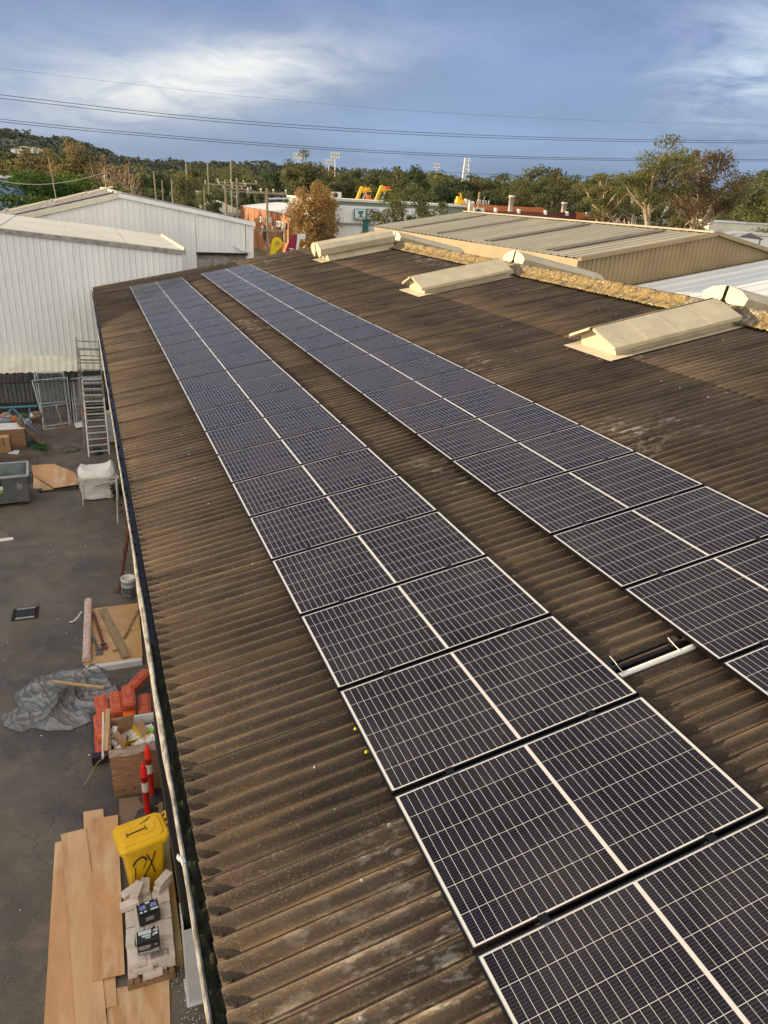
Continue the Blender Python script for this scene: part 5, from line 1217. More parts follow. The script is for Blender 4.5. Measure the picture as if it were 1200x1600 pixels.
for lay in range(4):
    for row in range(int(bd/.232)):
        y = -bd/2+.116+row*.232
        if lay == 3 and (row == 0): continue
        for c in range(NCOL):
            x = (c-(NCOL-1)/2)*.112+rnd.uniform(-.005, .005)
            if lay < 3 and (0 < c < NCOL-1) and 0 < row < int(bd/.232)-1: continue
            brick(x, y+rnd.uniform(-.012, .012), .038+lay*HB, PI/2+rnd.uniform(-.05, .05))
for x, y, z, a, rx in ((-.2, bd/2-.1, .038+4*HB, .5, 0), (-.12, bd/2-.17, .038+5*HB, 1.2, .2), (-.02, bd/2-.08, .04+4*HB, 1.5, .3), (.2, bd/2-.12, .038+4*HB, .75, .0), (.22, bd/2-.1, .04+5*HB, .8, .15), (-.22, bd/2-.30, .038+4*HB, .2, 0), (-.1, -bd/2+.02, .038+HB, .0, 0), (.1, -bd/2+.05, .038+2*HB, .1, 0), (0, -bd/2-.02, .038, .05, 0)):
    brick(x, y, z, a, rx)
ZT = GZ+.12+4*HB+.002
def battery(label, px, py, rz, blue):
    c = gz(px, py, ZT); t = thing('car_battery', label, 'battery', (c.x, c.y, ZT), rz, 'car batteries on the bricks')
    w, d, h = .26, .19, .19
    MB().box((0, 0, h/2), (w, d, h)).build('case', 'black_plastic', t, local=True, bevel=.008)
    MB().box((0, 0, h+.006), (w*.94, d*.92, .012)).build('lid', 'black_plastic', t, local=True, bevel=.004)
    if blue:
        for x in (-.065, .065): MB().box((x, .005, h+.014), (.075, .06, .004)).build('label', 'label_blue', t, local=True)
        MB().box((0, .06, h+.014), (.05, .025, .004)).box((-.09, -.06, h+.014), (.03, .02, .004)).box((-.04, -.06, h+.014), (.03, .02, .004)).box((.07, -.055, h+.014), (.09, .02, .004)).build('warning_labels', 'white_sign', t, local=True)
        MB().box((.0, -d/2-.002, h*.55), (.1, .003, .06)).build('front_label', 'label_grey', t, local=True)
    else:
        MB().box((-.035, .045, h+.014), (.15, .055, .004)).box((-.02, -.005, h+.014), (.1, .022, .004)).box((.09, .05, h+.014), (.06, .03, .004)).box((.0, -.035, h+.014), (.06, .014, .004)).build('top_label', 'label_pale', t, local=True)
        MB().box((.08, .0, h+.015), (.07, .03, .004), (0, 0, .4)).build('white_label', 'white_sign', t, local=True)
        MB().box((-.045, -d/2-.002, h*.74), (.14, .003, .03)).box((.085, -d/2-.002, h*.74), (.035, .003, .018)).box((-.05, -d/2-.002, h*.56), (.12, .003, .018)).build('front_label', 'label_grey', t, local=True)
        MB().prism([(-w/2+.012, -d/2-.003, .02), (w/2-.012, -d/2-.003, .02), (w/2-.012, -d/2-.003, .085), (.03, -d/2-.003, .06), (-w/2+.012, -d/2-.003, .06)], (0, .002, 0)).build('lower_label', 'label_grey', t, local=True)
        MB().tube([(.04, -.05, h+.01), (.05, -.03, h+.05), (.065, .03, h+.09), (.08, .07, h+.05), (.085, .08, h+.01)], .007, 6).build('carry_strap', 'black_plastic', t, local=True)
    for x in (-w/2+.03, w/2-.03): MB().lathe((x, d/2-.03, h+.01), [(.009, 0), (.008, .018), (0, .018)], 8).build('terminal', 'alu', t, local=True)
battery('black car battery with blue labels, farther up the bricks', 233, 1434, .10, True)
battery('black car battery with strap and grey printed label, nearer one', 233, 1479, -.04, False)

# wheelie bin
lidc = (gz(180, 1308, -8.0)+gz(248, 1280, -8.0)+gz(190, 1330, -8.0)+gz(262, 1300, -8.0))/4
t = thing('wheelie_bin', 'yellow wheelie bin with black RX paint marks beside the brick pallet', 'bin', (-.03, 7.90, GZ), .19)
hb = .98
vs = []
for z, w, d_, rr in ((.06, .42, .34, .05), (.30, .45, .37, .06), (hb-.05, .55, .42, .07), (hb, .58, .44, .07)):
    ring = []
    for (sx, sy, a0) in ((1, 1, 0), (-1, 1, 90), (-1, -1, 180), (1, -1, 270)):
        for k in range(4): a = rad(a0+k*30); ring.append((sx*(w/2-rr)+math.cos(a)*rr, sy*(d_/2-rr)+math.sin(a)*rr, z))
    vs += ring
mb = MB(); mb.add(vs, [(i*16+k, i*16+(k+1) % 16, (i+1)*16+(k+1) % 16, (i+1)*16+k) for i in range(3) for k in range(16)], False); mb.add(vs[:16], [tuple(range(16))[::-1]])
mb.build('body', 'yellow_plastic', t, local=True)
def rring(w, d_, rr, z, cx=0., cy=0., n=4):
    r = []
    for (sx, sy, a0) in ((1, 1, 0), (-1, 1, 90), (-1, -1, 180), (1, -1, 270)):
        for k in range(n): a = rad(a0+k*90/(n-1)); r.append((cx+sx*(w/2-rr)+math.cos(a)*rr, cy+sy*(d_/2-rr)+math.sin(a)*rr, z))
    return r
def loft(mb, rings, cap=True):
    n = len(rings[0]); v = sum(rings, []); mb.add(v, [(i*n+k, i*n+(k+1) % n, (i+1)*n+(k+1) % n, (i+1)*n+k) for i in range(len(rings)-1) for k in range(n)])
    if cap: mb.add(rings[-1], [tuple(range(n))])
    return mb
lm = loft(MB(), [rring(.66, .50, .09, hb-.04, n=6), rring(.665, .505, .09, hb+.02, n=6), rring(.63, .47, .09, hb+.045, n=6), rring(.55, .40, .09, hb+.050, n=6), rring(.52, .37, .08, hb+.066, n=6)], True)
lm.build('lid', 'yellow_plastic', t, local=True)
loft(MB(), [rring(.36, .20, .08, hb+.060, n=6), rring(.355, .195, .08, hb+.078, n=6), rring(.31, .16, .07, hb+.072, n=6)]).build('lid_boss', 'yellow_plastic', t, local=True)
MB().box((-.18, .175, hb+.062), (.11, .03, .02)).box((-.18, -.175, hb+.062), (.13, .03, .02)).build('lid_grip', 'yellow_plastic', t, local=True)
hm = MB(); hm.tube([(.30, .21, hb-.02), (.39, .20, hb+.03), (.39, -.16, hb+.03), (.30, -.17, hb-.02)], .019, 8)
for yy in (.12, .02, -.08): hm.bar((.30, yy, hb-.03), (.39, yy, hb+.02), .03)
hm.build('handle', 'yellow_plastic', t, local=True)
for yy in (.14, -.14):
    m = MB().lathe((0, 0, -.03), [(0, 0), (.10, 0), (.10, .05), (0, .05)], 14); me = m.mesh('wheel'); me.transform(Matrix.Rotation(PI/2, 4, 'X')); me.materials.append(MATS['black_rubber']); link('wheel', me, t, (.22, yy, .1))
gm = MB()
def stroke(pts, w=.02):
    w *= .72
    for a, b in zip(pts, pts[1:]):
        def fp(p): z = .28+p[1]*.6; return V((-.04+p[0]*.40, -(.187+(z-.30)*.025/.63)-.008, z))
        gm.bar(fp(a), fp(b), w, .004, up=(0, 1, 0))
stroke([(-.32, .12), (-.30, .35), (-.28, .62)], .016); stroke([(-.34, .68), (-.24, .80), (-.05, .86), (.06, .80), (.10, .70)], .034)
stroke([(.08, .66), (-.02, .50)], .014); stroke([(.12, .88), (.24, .60), (.34, .22)], .020); stroke([(.40, .88), (.28, .62), (.08, .36), (-.06, .18)], .024)
gm.build('paint_marks', 'black_paint', t, local=True)
MB().box((-.06, -.01, hb+.080), (.24, .016, .004), (0, 0, .06)).box((-.18, -.015, hb+.080), (.010, .08, .004)).box((.07, .0, hb+.080), (.010, .09, .004), (0, 0, .1)).build('lid_scrawl', 'black_paint', t, local=True)
MB().tube([(.02, .09, hb+.081), (.08, .11, hb+.081), (.17, .17, hb+.069)], .006, 5).build('lid_streak', 'black_paint', t, local=True)

# traffic posts
def post(label, px, py, h, m_, band):
    q = gz(px, py); t = thing('traffic_post', label, 'traffic post', (q.x, q.y, GZ), rnd.uniform(0, 1), 'red traffic posts')
    MB().lathe((0, 0, 0), [(.20, 0), (.20, .03), (.17, .05), (.09, .06), (.085, .10), (.0, .10)], 8).build('rubber_base', 'black_rubber', t, local=True)
    MB().lathe((0, 0, .06), [(.05, 0), (.05, h*.7), (.054, h*.7), (.054, h*.73), (.05, h*.75), (.05, h*.84), (.036, h*.88), (.03, h*.92), (.0, h*.93)], 14).build('tube', m_, t, local=True)
    MB().lathe((0, 0, h*.5), [(.0515, 0), (.0515, h*.17)], 14).build('reflective_band', 'reflect_white', t, local=True)
    MB().tube([(-.022, 0, h*.93), (-.02, 0, h*1.0), (.02, 0, h*1.0), (.022, 0, h*.93)], .012, 6).build('grab_loop', m_, t, local=True)
    return t
q1 = gz(231, 1272)
tp = post('nearer red traffic post with pinkish top and white band', 231.5, 1276, 1.06, 'red_plastic', 0)
post('farther bright red traffic post against the wrapped crate', 237.5, 1247, 1.06, 'red_orange_plastic', 0)

# crate of rubbish on a pallet
cA, cB, cC, cD = gz(168.5, 1174, -8.07), gz(256, 1159, -8.07), gz(247.5, 1112, -8.07), gz(169.5, 1122, -8.07)
cc0 = (cA+cB+cC+cD)/4; cw, cd = ((cB-cA).length+(cC-cD).length)/2*.98, ((cD-cA).length+(cC-cB).length)/2
t = thing('rubbish_crate', 'shrink wrapped cardboard crate full of rubbish beside the wall', 'crate', (cc0.x, cc0.y, GZ), -.03)
hC = .93; th = .03
for k in range(5): MB().box((-cw/2+cw*(k+.5)/5, 0, .115), (cw/5*.8, cd, .02)).build('pallet_board', 'pallet', t, local=True)
for yy in (-cd/2+.04, 0, cd/2-.04): MB().box((0, yy, .05), (cw, .08, .1)).build('pallet_bearer', 'pallet', t, local=True)
for i, (c_, d_) in enumerate((((0, -cd/2+.015, (hC+.13)/2), (cw, th, hC-.13)), ((0, cd/2-.015, (hC+.13)/2), (cw, th, hC-.13)), ((-cw/2+.015, 0, (hC+.13)/2), (th, cd-2*th-.004, hC-.13)), ((cw/2-.015, 0, (hC+.13)/2), (th, cd-2*th-.004, hC-.13)))):
    MB().box(c_, d_).build('side', 'wrapped', t, local=True)
mb = MB(); vs = []                                    # crinkled film round the rim
for i in range(41):
    x = -cw/2-.01+(cw+.02)*i/40
    for k in range(5): z = hC+.01-.035*k-.06*(i/40)*.0; vs.append((x, -cd/2-.006-.008*abs(noise.noise(V((x*16, z*30, 1)))), z+.03*noise.noise(V((x*4, 0, 0)))))
mb.add(vs, [(i*5+k, i*5+k+1, (i+1)*5+k+1, (i+1)*5+k) for i in range(40) for k in range(4)]); mb.build('film_rim', 'film', t, local=True)
MB().box((.08, cd/2-.05, hC-.08), (cw*.72, .02, .2), (.12, 0, 0)).build('white_liner', 'white_sign', t, local=True)
MB().box((cw/2-.07, 0, hC-.06), (.025, cd*.85, .16)).build('white_liner', 'white_plastic', t, local=True)
MB().box((0, 0, .55), (cw-.07, cd-.07, .03)).build('fill_board', 'cardboard', t, local=True)
def blobm(name, label, cat, c, r, m_, seedv, sx=1, sy=1, sz=.7, parent=None, amp=.35, fr=3.5):
    bm = bmesh.new(); bmesh.ops.create_icosphere(bm, subdivisions=3, radius=1)
    for v in bm.verts:
        n_ = noise.noise(v.co*fr*.5+V((seedv, 0, 0)))+.6*abs(noise.noise(v.co*fr+V((0, seedv, 0))))
        v.co = v.co*(1+amp*n_); v.co = V((v.co.x*sx*r, v.co.y*sy*r, v.co.z*sz*r))
    me = bpy.data.meshes.new(name); bm.to_mesh(me); bm.free(); me.materials.append(MATS[m_])
    o = bpy.data.objects.new(name, me); COL.objects.link(o); o.location = c; return tag(o, label, cat)
CT = GZ+hC
GB = 'rubbish in the crate'
for i, (dx, dy, r, m_, lb) in enumerate(((-.30, .20, .13, 'white_bag', 'white plastic bag in the far left corner of the crate'), (-.12, .24, .12, 'white_bag', 'white bag behind the open cardboard box'), (.06, .10, .13, 'paper', 'crumpled white paper in the middle of the crate'), (.24, .14, .10, 'white_bag', 'white scrap near the right side of the crate'), (.05, -.17, .11, 'paper', 'white scrap at the front of the crate'), (-.34, -.02, .09, 'paper', 'white scrap left of the open box'), (.18, -.05, .12, 'ply_pale', 'pale crumpled packing in the crate'), (.3, -.12, .10, 'white_bag', 'white scrap in the near right crate corner'), (-.3, -.25, .08, 'paper', 'white scrap in the near left crate corner'))):
    tag(blobm('rubbish_bag', lb, 'rubbish', (cc0.x+dx*cw/1.0, cc0.y+dy*cd/.95, CT-.16), r, m_, i*3.7, 1.1, 1, .75, amp=.6, fr=5), group=GB)
blobm('green_wrapper', 'lime green wrapper lying in the crate', 'rubbish', (cc0.x+.17, cc0.y+.0, CT-.07), .07, 'trash_green', 4, 1.5, .6, .5, amp=.5)
# open cardboard box in the crate, brown outside and yellow print
t2 = thing('carton', 'open brown carton with yellow and black print tipped in the crate', 'box', (cc0.x-.17, cc0.y-.02, CT-.2), .5)
t2.rotation_euler = (.35, .25, .5)
MB().box((0, -.14, .12), (.30, .008, .24)).build('front_panel', 'box_yellow', t2, local=True); MB().box((0, .14, .12), (.30, .008, .24)).build('back_panel', 'cardboard', t2, local=True)
MB().box((-.15, 0, .12), (.008, .27, .24)).build('side_panel', 'cardboard', t2, local=True); MB().box((.15, 0, .12), (.008, .27, .24)).build('side_panel', 'box_yellow', t2, local=True)
MB().box((0, 0, .03), (.29, .27, .008)).build('base_panel', 'cardboard', t2, local=True)
MB().prism([(-.15, .14, .24), (.15, .14, .24), (.13, .20, .40), (-.13, .20, .40)], (0, .006, 0)).build('flap', 'cardboard', t2, local=True)
MB().prism([(.15, -.13, .24), (.15, .13, .24), (.26, .12, .30), (.26, -.12, .30)], (0, 0, .006)).build('flap', 'cardboard', t2, local=True)
MB().box((-.02, -.146, .20), (.2, .004, .02), (0, .2, 0)).box((.02, -.146, .12), (.18, .004, .03), (0, .2, 0)).build('print', 'black_paint', t2, local=True)
# timber lath on the crate edge
a, b = gz(164.5, 1172, CT+.02), gz(169, 1108, CT+.02)
MB().bar((a.x, a.y, CT+.012), (b.x, b.y, CT+.02), .075, .02).build('timber_offcut', 'timber', label='yellow timber offcut lying along the left edge of the crate', cat='timber')
a, b = gz(160, 1182, -8.5), gz(163, 1128, -8.4)
MB().bar((a.x, a.y, -8.55), (b.x, b.y, -8.2), .03, .02).build('white_strip', 'white_plastic', label='thin white strip leaning on the left side of the crate', cat='strip')
MB().tube([gz(166, 1178, -8.3), gz(150, 1195, -8.6), gz(131, 1227, -8.985)], .006, 5).build('packing_strap', 'timber', label='thin yellow packing strap trailing from the crate to the ground', cat='strap')
# barrier feet
def foot_mesh():
    bm = bmesh.new(); W2, L2, H2 = .125, .33, .165
    mb = MB(); prof = [(-.98, 0), (-1, .12), (-1, .75), (-.84, 1), (.84, 1), (1, .75), (1, .12), (.98, 0)]
    mb.prism([(x*W2, -L2, z*H2) for x, z in prof], (0, 2*L2, 0)); me = mb.mesh('foot'); bm.from_mesh(me)
    bmesh.ops.bevel(bm, geom=[e for e in bm.edges if e.calc_face_angle(0) > .9], offset=.03, segments=3, affect='EDGES'); bm.to_mesh(me); bm.free()
    me.materials.append(MATS['terracotta']); return me
fm = foot_mesh(); fo = fm.copy(); fo.materials.clear(); fo.materials.append(MATS['orange_plastic'])
hm_ = MB()
for sx in (-1, 1):
    hm_.box((sx*.052, .10, .1655), (.030, .022, .003)); hm_.box((sx*.075, .03, .1655), (.03, .012, .003)); hm_.box((sx*.055, .21, .1655), (.008, .05, .003)); hm_.box((sx*.052, -.03, .1655), (.010, .09, .003))
hm_.box((0, -.075, .1655), (.11, .010, .003)); hme = hm_.mesh('sockets'); hme.materials.append(MATS['rust'])
mm_ = MB().box((0, -.325, .07), (.08, .02, .014)); mme = mm_.mesh('hand_slot'); mme.materials.append(MATS['rust'])
def foot(label, px, py, zt, rz, m=None, tilt=0., sc=1.):
    q = gz(px, py, zt); t = thing('barrier_foot', label, 'barrier foot', (q.x, q.y, zt-.165*sc), rz, 'orange red plastic barrier feet'); t.rotation_euler.x = tilt
    t.scale = (sc, sc, sc)
    link('block', m or fm, t); link('sockets', hme, t); link('hand_slot', mme, t); return t
S3 = .88
foot('barrier foot leaning away alone near the gutter', 217, 1058, -8.72, -.62, None, .0, S3)
foot('tallest stacked barrier foot, third from the left', 200.5, 1084, -8.50, .0, None, .05, S3)
foot('orange barrier foot beneath the tallest one', 201, 1104, -8.67, .0, fo, 0, S3)
foot('second barrier foot from the left', 181, 1094, -8.62, .02, None, .05, S3)
foot('barrier foot beneath the second one from the left', 182, 1107, -8.79, .02, None, 0, S3)
foot('rightmost barrier foot against the crate', 225.5, 1098, -8.66, -.05, None, .05, S3)
foot('barrier foot beneath the rightmost one', 227, 1108, -8.83, -.05, None, 0, S3)
foot('leftmost barrier foot, upper one', 158.5, 1100, -8.68, .08, None, .06, S3)
foot('leftmost column barrier foot, nearer one', 157, 1130, -8.74, .06, None, .06, S3)
foot('lowest barrier foot at the crate corner', 158, 1156, -8.83, .02, None, 0, S3)
for i, (px, py, zt) in enumerate(((157, 1152, -8.72),)):
    q = gz(px, py, zt); tag(MB().box(q, (.1, .12, .09)).build('orange_cap', 'orange_plastic', bevel=.02), 'bright orange cap on the lowest barrier foot', 'cap')
# black beam
a, b = gz(146, 1112, -8.85), gz(151, 1178, -8.85)
MB().bar((a.x, a.y, -8.93), (b.x, b.y, -8.93), .11, .13).build('dark_beam', 'black_rubber', label='dark square beam lying beside the leftmost barrier feet', cat='beam', bevel=.006)
MB().box((b.x+.04, b.y-.04, -8.92), (.24, .14, .16)).build('black_block', 'black_plastic', label='black block at the near end of the dark beam', cat='block', bevel=.01)

# crumpled tarpaulin: folded sheet
def pin(poly, x, y):
    c = False; j = len(poly)-1
    for i in range(len(poly)):
        if ((poly[i][1] > y) != (poly[j][1] > y)) and x < (poly[j][0]-poly[i][0])*(y-poly[i][1])/(poly[j][1]-poly[i][1])+poly[i][0]: c = not c
        j = i
    return c
outline = [gz(*p) for p in [(0, 1120), (18, 1112), (32, 1108), (20, 1095), (24, 1082), (60, 1060), (100, 1048), (145, 1041), (165, 1043), (178, 1062), (196, 1082), (190, 1092), (165, 1092), (152, 1108), (145, 1128), (110, 1142), (72, 1143), (50, 1138), (34, 1146), (4, 1136)]]
poly = [(p.x, p.y) for p in outline]
xs = [p[0] for p in poly]; ys = [p[1] for p in poly]
def edge_dist(x, y):
    m_ = 9
    for i in range(len(poly)):
        a, b = V(poly[i]), V(poly[(i+1) % len(poly)]); p = V((x, y)); t_ = max(0, min(1, (p-a).dot(b-a)/(b-a).length_squared)); m_ = min(m_, (p-a-(b-a)*t_).length)
    return m_
st_ = .014; nx_, ny_ = int((max(xs)-min(xs))/st_)+1, int((max(ys)-min(ys))/st_)+1
idx = {}; mb = MB()
def fold(x, y):
    w1 = noise.noise(V((x*1.4, y*1.4, 0)))*1.6; w2 = noise.noise(V((x*3+5, y*3, 2)))
    a = 1-abs(math.sin(5*(x*.8+y*.6)+w1*2.4)); b = 1-abs(math.sin(9*(x*.3-y*.95)+w1*3+w2)); c = 1-abs(math.sin(21*(x*.9+y*.4)+w2*3+w1*2))
    rg = lambda f, s, p=1.: (1-min(1, abs(noise.noise(V((x*f+s+w1*.35, y*f*.8+s*2, s))))*2.6))**p
    return .085*a**3+.06*b**3+.020*c**2+.035*rg(2.2, 3, 1.2)+.018*rg(6, 9, 1.3)+.007*rg(14, 21)
for i in range(nx_+1):
    for j in range(ny_+1):
        x, y = min(xs)+i*st_, min(ys)+j*st_
        if not pin(poly, x, y): continue
        e = edge_dist(x, y); idx[(i, j)] = len(mb.v); mb.v.append((x, y, GZ+.006+fold(x, y)*min(1, e/.16)**.8+.02*min(1, e/.1)))
for (i, j), a in idx.items():
    if (i+1, j) in idx and (i+1, j+1) in idx and (i, j+1) in idx: mb.f.append((a, idx[(i+1, j)], idx[(i+1, j+1)], idx[(i, j+1)])); mb.smooth.append(True)
tag(mb.build('tarpaulin', 'tarp'), 'crumpled grey plastic tarpaulin heaped on the wet ground', 'tarp')
a, b = gz(81, 1066, -8.82), gz(163, 1076, -8.80)
MB().bar((a.x, a.y, -8.80), (b.x, b.y, -8.78), .05, .035).build('timber_batten', 'timber', label='pale timber batten lying across the grey tarpaulin', cat='timber')
slab('plastic_offcut', [(226, 1078), (240, 1080), (236, 1092), (222, 1094)], -8.996, .01, 'tarp', 'small grey plastic offcut between the barrier feet and the gutter', 'plastic')
# plywood table with bits on it
zt = -8.86
slab('board_base', [(133, 1045), (222, 1031), (216, 952), (146, 958)], GZ, .12, 'grey_paint', 'pale grey slab under the wet plywood', 'slab', zproj=-8.87)
slab('wet_plywood', [(129.8, 1039), (223, 1025.7), (216.7, 944), (143.8, 951)], -8.879, .018, 'ply_wet', 'wet shiny orange plywood sheet on the pale slab', 'plywood')
slab('wet_plywood', [(153, 984), (217, 983), (216.5, 942), (150, 950)], -8.860, .014, 'ply_wet', 'smaller wet plywood piece on top of the bigger sheet', 'plywood')
a, b = gz(159, 951, -8.82), gz(197, 1026, -8.82)
MB().bar((a.x, a.y, -8.832), (b.x, b.y, -8.832), .17, .02, up=(0, 0, 1)).build('brown_plank', 'timber_old', label='brown plank with a chalk line lying diagonally on the plywood', cat='plank')
d_ = (b-a).normalized(); s2 = V((-d_.y, d_.x, 0))
mb = MB(); mb.bar(V((a.x, a.y, -8.819))+s2*.01+d_*.25, V((b.x, b.y, -8.819))+s2*.03-d_*.12, .012, .003).bar(V((a.x, a.y, -8.819))-s2*.035+d_*.55, V((b.x, b.y, -8.819))-s2*.02-d_*.05, .010, .003)
tag(mb.build('chalk_line', 'timber'), 'pale chalk line along the brown plank', 'marking')
a, b = gz(216, 952, -8.82), gz(193.5, 996, -8.82)
MB().bar((a.x, a.y, -8.832), (b.x, b.y, -8.832), .05, .02).build('timber_batten', 'timber_old', label='thin brown batten slanting from the corner of the plywood', cat='timber')
q = gz(180, 1016, -8.84); MB().box((q.x, q.y, -8.845), (.09, .03, .03), (0, 0, .2)).build('timber_offcut', 'timber_old', label='tiny brown offcut left of the brown plank', cat='timber')
def jack(label, p, q, m_, r=.025):
    a, b = gz(*p, -8.80), gz(*q, -8.80); t = thing('steel_jack', label, 'steel jack', (a.x, a.y, -8.82), 0, 'steel jacks on the plywood')
    MB().tube([(a.x, a.y, -8.80), (b.x, b.y, -8.82)], r, 8).build('tube', m_, t)
    d_ = (b-a).normalized(); e = b+d_*.09
    MB().box((e.x, e.y, -8.848), (.13, .13, .012), (0, 0, -.15)).build('base_plate', m_, t)
    s2 = V((-d_.y, d_.x, 0)); MB().bar(b-s2*.07+V((0, 0, -.01)), b+s2*.07+V((0, 0, -.01)), .022).build('cross_handle', 'black_paint' if m_ == 'rust' else 'skip_grey', t)
jack('rusty steel jack lying on the plywood', (145, 956), (161.5, 1006), 'rust', .028)
jack('grey steel jack lying left of the rusty one', (143, 990), (153.5, 1014), 'skip_grey')
a, b = gz(138, 936, -8.78), gz(135, 1030, -8.78)
t = thing('wrapped_bundle', 'long pink brown bundle wrapped in plastic on the left of the plywood', 'bundle', (a.x, a.y, -8.85))
mb = MB(); vs = []; n_ = 30
for i in range(n_+1):
    p = a.lerp(b, i/n_)
    for k in range(12):
        an = 2*PI*k/12; w_ = .085*(1+.10*noise.noise(V((i*.35, k, 0)))); vs.append((p.x+math.cos(an)*w_, p.y, -8.80+math.sin(an)*.05*(1+.2*noise.noise(V((i*.5, k*.7, 3))))))
mb.add(vs, [(i*12+k, i*12+(k+1) % 12, (i+1)*12+(k+1) % 12, (i+1)*12+k) for i in range(n_) for k in range(12)], True); mb.add(vs[:12], [tuple(range(12))]); mb.add(vs[-12:], [tuple(range(12))[::-1]]); mb.build('sleeve', 'pink_wrap', t)
MB().tube([gz(128, 955, -8.80), gz(122, 964, -8.9), gz(115, 971, -8.97), gz(109, 972, -8.98)], .014, 6).build('loose_strap', 'white_bag', t)
# buckets
def bucket(label, z0, m_='white_plastic'):
    q = gz(203, 935); t = thing('plastic_bucket', label, 'bucket', (q.x, q.y+.1, z0), 0, 'nested white buckets by the rusty prop')
    MB().lathe((0, 0, 0), [(0, 0), (.13, 0), (.155, .30), (.165, .30), (.165, .325), (.158, .325), (.158, .345), (.165, .345), (.165, .37), (.15, .37), (.145, .33), (.125, .25), (0, .24)], 20).build('tub', m_, t, local=True)
    return t
b_ = bucket('lower scuffed white bucket with wire handle', GZ, 'galv'); bucket('upper white bucket nested in the lower one', GZ+.14)
MB().tube([(-.16, 0, .32), (-.17, -.10, .2), (-.09, -.16, .12), (.02, -.17, .1)], .004, 5).build('wire_handle', 'alu', b_, local=True)
# props against the wall
t = thing('rusty_prop', 'rusty steel prop leaning against the shed wall', 'prop', (.05, 16.5, GZ))
MB().tube([(.05, 16.5, -8.99), (.42, 16.5, -7.25)], .04, 10).build('lower_tube', 'rust', t); MB().tube([(.30, 16.5, -7.8), (.55, 16.6, -6.6)], .028, 8).build('upper_tube', 'rust', t)
MB().box((.04, 16.5, -8.99), (.26, .14, .012)).build('foot_plate', 'rust', t); MB().box((.42, 16.5, -7.22), (.16, .10, .09)).build('collar', 'rust', t); MB().box((.27, 16.5, -7.95), (.13, .1, .07)).build('lower_collar', 'rust', t)
for i, (p, q, r_) in enumerate((((184, 818), (190, 748), .028), ((187, 770), (186, 735), .02))):
    a = gz(*p); MB().tube([a, V((a.x+.10+.1*i, a.y+.35, -7.6+.2*i))], r_*.62, 8).build('white_pole', 'white_metal', label=('thin white pole leaning by the trestle' if i == 0 else 'shorter white pole behind the leaning one'), cat='pole')
for i, (px0, py0, px1, py1) in enumerate(((214, 905, 208, 850), (216, 900, 203, 858))):
    a = gz(px0, py0); MB().tube([V((.50, a.y, -8.95)), V((.48, a.y+2.2, -7.9+.2*i))], .013, 6).build('black_cable', 'black_plastic', label=f"{'right' if i == 0 else 'left'} black cable hanging along the wall above the buckets", cat='cable')
# planks and small timber along the wall
a, b = gz(281, 1492, -8.8), gz(257, 1310, -8.8)
MB().bar((a.x-.02, a.y, -8.86), (b.x, b.y, -8.84), .11, .28).build('timber_beam', 'timber_green', label='greenish treated timber beam lying along the wall', cat='timber')
MB().bar((a.x+.12, a.y+.35, -8.9), (b.x+.12, b.y+.2, -8.88), .07, .2).build('timber_beam', 'timber_green', label='second greenish timber beam behind the first, darker one', cat='timber')
a, b = gz(250, 1283, -8.6), gz(249.5, 1236, -8.6)
MB().bar((a.x, a.y, -8.7), (b.x, b.y, -8.85), .06, .05).build('timber_stake', 'timber_old', label='short pale timber stake behind the yellow bin', cat='timber')
# rainwater pipe and its white steel guard
t = thing('downpipe_guard', 'white steel box guard around the foot of the black downpipe', 'guard', (.42, 6.15, GZ))
gxL, gxR, gy0, gy1, gh = .315, .540, 6.05, 6.34, 1.27
MB().box(((gxL+gxR)/2, gy0, -9+gh/2), (gxR-gxL, .012, gh)).build('front_plate', 'grey_paint', t)
MB().box((gxL, (gy0+gy1)/2+.006, -9+gh/2+.05), (.012, gy1-gy0, gh+.1)).build('side_plate', 'white_plastic', t)
MB().box((gxR, (gy0+gy1)/2+.006, -9+gh/2), (.012, gy1-gy0, gh)).build('side_plate', 'white_plastic', t)
MB().box(((gxL+gxR)/2, (gy0+gy1)/2, -8.99), (gxR-gxL+.06, gy1-gy0+.08, .012)).build('foot_plate', 'grey_paint', t)
tag(MB().tube([(.415, 6.20, -8.9), (.39, 6.20, -7.9), (.262, 6.24, -5.2), (.29, 6.24, ze-.16)], .062, 14).build('downpipe', 'black_plastic'), 'black round downpipe running down into the white guard', 'downpipe')
# paint splashes on the ground by the wall
mb = MB(); rs = random.Random(77)
for k in range(520):
    zone = rs.choice((0, 0, 1, 2)); 
    if zone == 0: x, y = rs.gauss(.30, .07), rs.uniform(5.2, 8.2)
    elif zone == 1: x, y = rs.gauss(.22, .12), rs.gauss(12.75, .25)
    else: x, y = rs.gauss(.40, .06), rs.uniform(5.4, 6.4)
    s_ = rs.uniform(.003, .009); a0 = rs.uniform(0, 6)
    mb.add([(x+math.cos(a0+j*PI/2.5)*s_*rs.uniform(.6, 1.2), y+math.sin(a0+j*PI/2.5)*s_, -8.995) for j in range(5)], [(0, 1, 2, 3, 4)])
for k in range(60):
    x, y = rs.uniform(-3, .3), rs.uniform(5, 30); s_ = rs.uniform(.005, .02); mb.add([(x+math.cos(j*PI/2.5)*s_, y+math.sin(j*PI/2.5)*s_, -8.995) for j in range(5)], [(0, 1, 2, 3, 4)])
tag(mb.build('paint_flecks', 'paper', kind='stuff'), 'white paint flecks scattered on the pavement by the wall', 'flecks')
